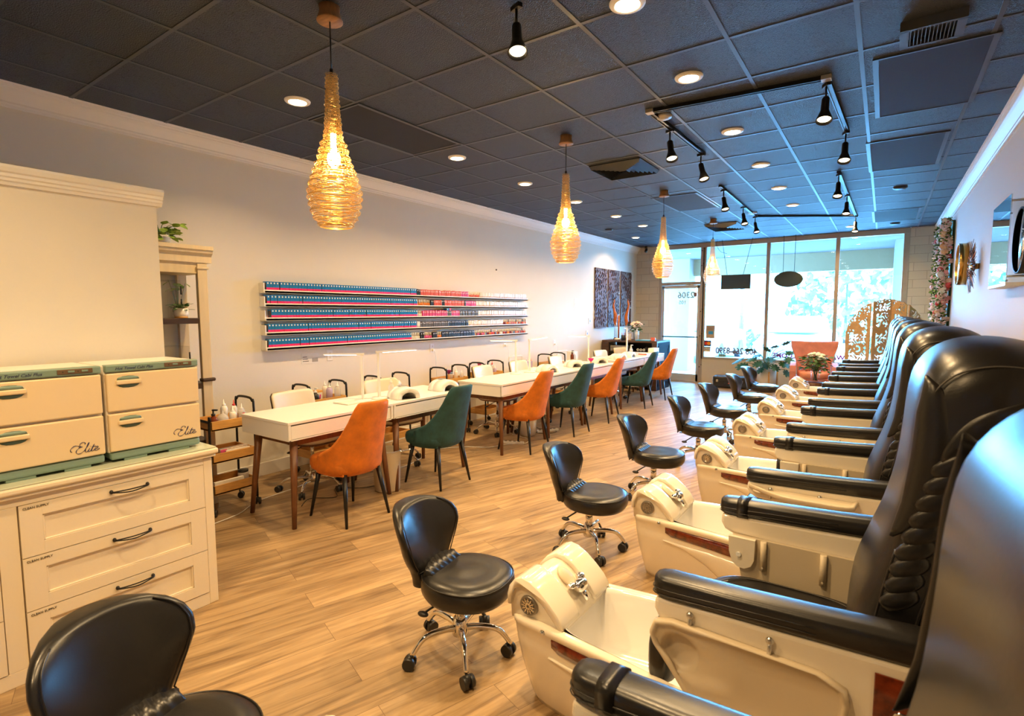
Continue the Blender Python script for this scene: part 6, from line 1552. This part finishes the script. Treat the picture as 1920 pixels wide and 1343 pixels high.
# carved folding screen
def scr_fn(W_, xc, R_):
    def fn(u, v):
        X = u + xc; top = 1.13 + sqrt(max(0, 1 - (X / R_) ** 2)) * .66 if abs(X) < R_ else 0
        top += .008 * sin(X * 75)
        if v > top: return False
        e = min(u, W_ - u); arch = top - .22
        if e < .026 and v < top - .02: return True
        if v > arch + .035:      # filigree crest
            if top - v < .014: return True
            return swirl(X, v, 1.7) > -.18
        if v > arch - .005: return True
        if e < .06: return True if e < .055 else sin(v * 90) > -.4
        if v < .5: return swirl(X, v, .8) > -.2
        a = sqrt(((u - W_ / 2)) ** 2 + ((v - 1.28)) ** 2); a2 = sqrt((u - W_ / 2) ** 2 + (v - .95) ** 2)
        if a < .085 + .02 * sin(5 * atan2(v - 1.28, u - W_ / 2)): return True
        if abs(a2 - .075) < .018 or a2 < .03: return True
        return swirl(X * 1.2, v, 1.3) > .10
    return fn
SCR = [(-.545, 10.98, -.115, 10.83), (-.105, 10.83, .285, 11.02), (.295, 11.02, .60, 10.86), (.61, 10.86, .74, 11.25)]
SP_ = [(-.58, .455), (-.125, .44), (.315, .42)]
t = thing('carved_screen', 'arched carved wooden folding screen behind the last spa chairs', 'screen', (0, 0, 0))
sp = [(-.53, 10.95), (-.16, 10.80), (.10, 10.97), (.32, 10.82), (.56, 10.99)]
xo = -.545
for i in range(4):
    a, c = Vector((*sp[i], 0)), Vector((*sp[i + 1], 0)); ax_ = (c - a); Wd = ax_.length - .012; ax_ = ax_.normalized()
    # arch position measured along the open length
    pos = [-.62, -.22, .09, .33][i] if False else None
    cum = sum((Vector((*sp[k + 1], 0)) - Vector((*sp[k], 0))).length for k in range(i)); tot = sum((Vector((*sp[k + 1], 0)) - Vector((*sp[k], 0))).length for k in range(4))
    o = lattice(Wd, 1.82, .022, scr_fn(Wd, cum - tot / 2, tot / 2 + .005), .0095, 'screen_panel', 'screen', t, a, ax_, (ax_.y, -ax_.x, 0))
    if i: MB().cyl((a.x, a.y - .0, .9), (a.x, a.y, .98), .008, n=8).build('hinge', 'brass', t)

# flower wall
t = thing('flower_wall', 'tall panel of pink, cream and coral flowers on the right wall by the window', 'flower wall', (XR, 0, 0))
MB().box(-.03, 9.9, .55, 0, 11.7, 2.88).build('backing_panel', 'leafd', t)
r_ = random.Random(21); b = MB(); b2 = MB()
for k in range(2600):
    y = r_.uniform(9.86, 11.75); z = r_.uniform(.5, 2.92); x = -.03 - r_.uniform(0, .10)
    if r_.random() < .35: y = 9.90 + r_.uniform(-.05, .03)
    d = Vector((-r_.uniform(.2, 1), r_.gauss(0, .7), r_.gauss(0, .7))).normalized(); s_ = d.orthogonal().normalized(); L_ = r_.uniform(.03, .075); p = Vector((x, y, z))
    (b if r_.random() < .75 else b2).add([p, p + d * L_ * .5 + s_ * L_ * .28, p + d * L_, p + d * L_ * .5 - s_ * L_ * .28], [(0, 1, 2, 3)])
b3 = MB()
for k in range(1500):
    y = 9.88 + r_.uniform(-.05, .06) if r_.random() < .55 else r_.uniform(9.9, 11.7); z = r_.uniform(.6, 2.9); x = -.05 - r_.uniform(0, .10); s_ = r_.uniform(.010, .020)
    b3.ell((x, y, z), s_, s_, s_ * .7, 6, 4)
b3.build('small_blossom', 'petb', t, fix=False, kind='stuff')
b.build('foliage', 'leaf', t, fix=False, kind='stuff'); b2.build('foliage', 'leafl', t, fix=False, kind='stuff')
FL = {}
for nm, mt_ in (('p', 'petp'), ('b', 'petb'), ('w', 'petw'), ('r', 'petr'), ('y', 'pety')):
    f = MB()
    for ring, (nn_, rr3, zz, sz) in enumerate(((6, .62, 0, .46), (5, .34, .18, .36), (3, .12, .30, .26))):
        for j in range(nn_):
            a = j * 2 * pi / nn_ + ring * .5
            T = rotz(a) @ Matrix.Rotation(radians(-35 - 15 * ring), 4, 'Y'); f.ell((cos(a) * rr3, sin(a) * rr3, zz), .08, sz * .8, sz, 8, 5, 1, 0, T)
    f.xf(Matrix.Rotation(radians(-90), 4, 'Y')); FL[nm] = f.mesh('flower', mt_)
for k in range(100):
    c = r_.choice('ppbbbbwwyp') if r_.random() < .85 else 'r'
    if k < 62: y = 9.90 + r_.uniform(-.06, .02); x = -r_.uniform(.03, .15)
    else: y = r_.uniform(9.95, 11.6); x = -r_.uniform(.08, .15)
    o = bpy.data.objects.new('flower', FL[c]); COL.objects.link(o); o.parent = t; s_ = r_.uniform(.036, .060) if c != 'y' else r_.uniform(.05, .075)
    o.location = (x, y, .85 + 2.05 * ((k * .618) % 1)); o.scale = (s_, s_, s_); o.rotation_euler = (0, r_.uniform(-.5, .5), r_.uniform(.3, 1.4) if k < 62 else r_.uniform(-.4, .4))

# right wall decor
t = thing('round_mirror', 'small round mirror with a deep brass rim on the right wall', 'mirror', (XR, 8.30, 2.14))
MB().lathe([(.24, 0), (.245, .0), (.245, .085), (.238, .085), (.238, .02)], n=56).xf(Matrix.Rotation(radians(-90), 4, 'Y')).build('brass_rim', 'brass', t)
MB().lathe([(0, .075), (.238, .075), (.238, .068), (0, .068)], n=56).xf(Matrix.Rotation(radians(-90), 4, 'Y')).build('mirror_glass', 'mirror', t)
t = thing('sunburst', 'metal sunburst ornament of dark and copper spikes on the right wall', 'wall ornament', (XR - .01, 7.20, 2.04))
r_ = random.Random(8); b = MB(); b2 = MB()
for k in range(64):
    a = 2 * pi * k / 64; L_ = r_.uniform(.20, .29); q = b if k % 3 else b2
    q.tube([(-.03, .04 * cos(a), .04 * sin(a)), (-.05 - .02 * (k % 2), L_ * .5 * cos(a), L_ * .5 * sin(a)), (-.04 - .015 * (k % 2), L_ * cos(a), L_ * sin(a))], [.004, .004, .0015], 5)
b.build('dark_spike', 'walnutd', t); b2.build('copper_spike', mat('copper', (.6, .22, .09), .3, metal=.9), t); MB().ell((-.04, 0, 0), .03, .05, .05).cyl((-.03, 0, 0), (.012, 0, 0), .03, n=16).build('centre', 'brass', t)
t = thing('round_mirror', 'round mirror with a thin black rim behind the clear panel on the right wall', 'mirror', (XR, 4.98, 2.06))
MB().lathe([(.212, 0), (.225, .0), (.225, .045), (.212, .045)], n=56).xf(Matrix.Rotation(radians(-90), 4, 'Y')).build('black_rim', 'blk', t)
MB().lathe([(0, .038), (.213, .038), (.213, .0), (0, .0)], n=56).xf(Matrix.Rotation(radians(-90), 4, 'Y')).build('mirror_glass', 'mirror', t)
t = thing('clear_wall_panel', 'square clear acrylic panel standing off the right wall over a round mirror', 'panel', (XR, 5.28, 2.07))
MB().box(-.105, -.36, -.29, -.098, .36, .30).build('acrylic_sheet', glass_mat('sheet_glass', (.80, .86, .88), 2.2), t)
MB().box(-.105, -.36, -.315, 0, .36, -.291, 0, .003).build('bottom_ledge', 'white', t)
b = MB()
for y in (-.32, .32):
    for z in (-.25, .26): MB().cyl((-.098, y, z), (0, y, z), .008, n=10).build('standoff', 'steel', t)
# hanging signs in the window, seen from behind
t = thing('hanging_sign', 'dark rectangular sign hanging on chains, seen from behind', 'sign', (-2.60, 12.0, 2.22))
MB().box(-.30, -.02, -.155, .29, .02, .150, 0, .004).build('sign_board', 'plaque', t)
MB().tube([(-.18, 0, .15), (-.30, 0, .885)], .005, 6).build('cord', 'blk', t); MB().tube([(.14, 0, .15), (.30, 0, .885)], .005, 6).build('cord', 'blk', t)
MB().tube(smooth_path([(-.20, 0, .6), (-.26, .02, .62), (-.34, .02, .66), (-.42, 0, .80), (-.40, 0, .885)], 4), .004, 6).build('power_cord', 'blk', t)
t = thing('hanging_sign', 'dark oval sign hanging on two cords, seen from behind', 'sign', (-1.61, 12.0, 2.235))
b = MB(); b.loft([[Vector((.262 * k * cos(2 * pi * i / 48), y, .158 * k * sin(2 * pi * i / 48))) for i in range(48)] for y, k in ((-.02, .97), (-.016, 1), (.016, 1), (.02, .97))]); b.build('sign_board', 'plaque', t)
for x in (-.10, .10): MB().tube([(x, 0, .14), (x * 1.05, 0, .87)], .005, 6).build('cord', 'blk', t)
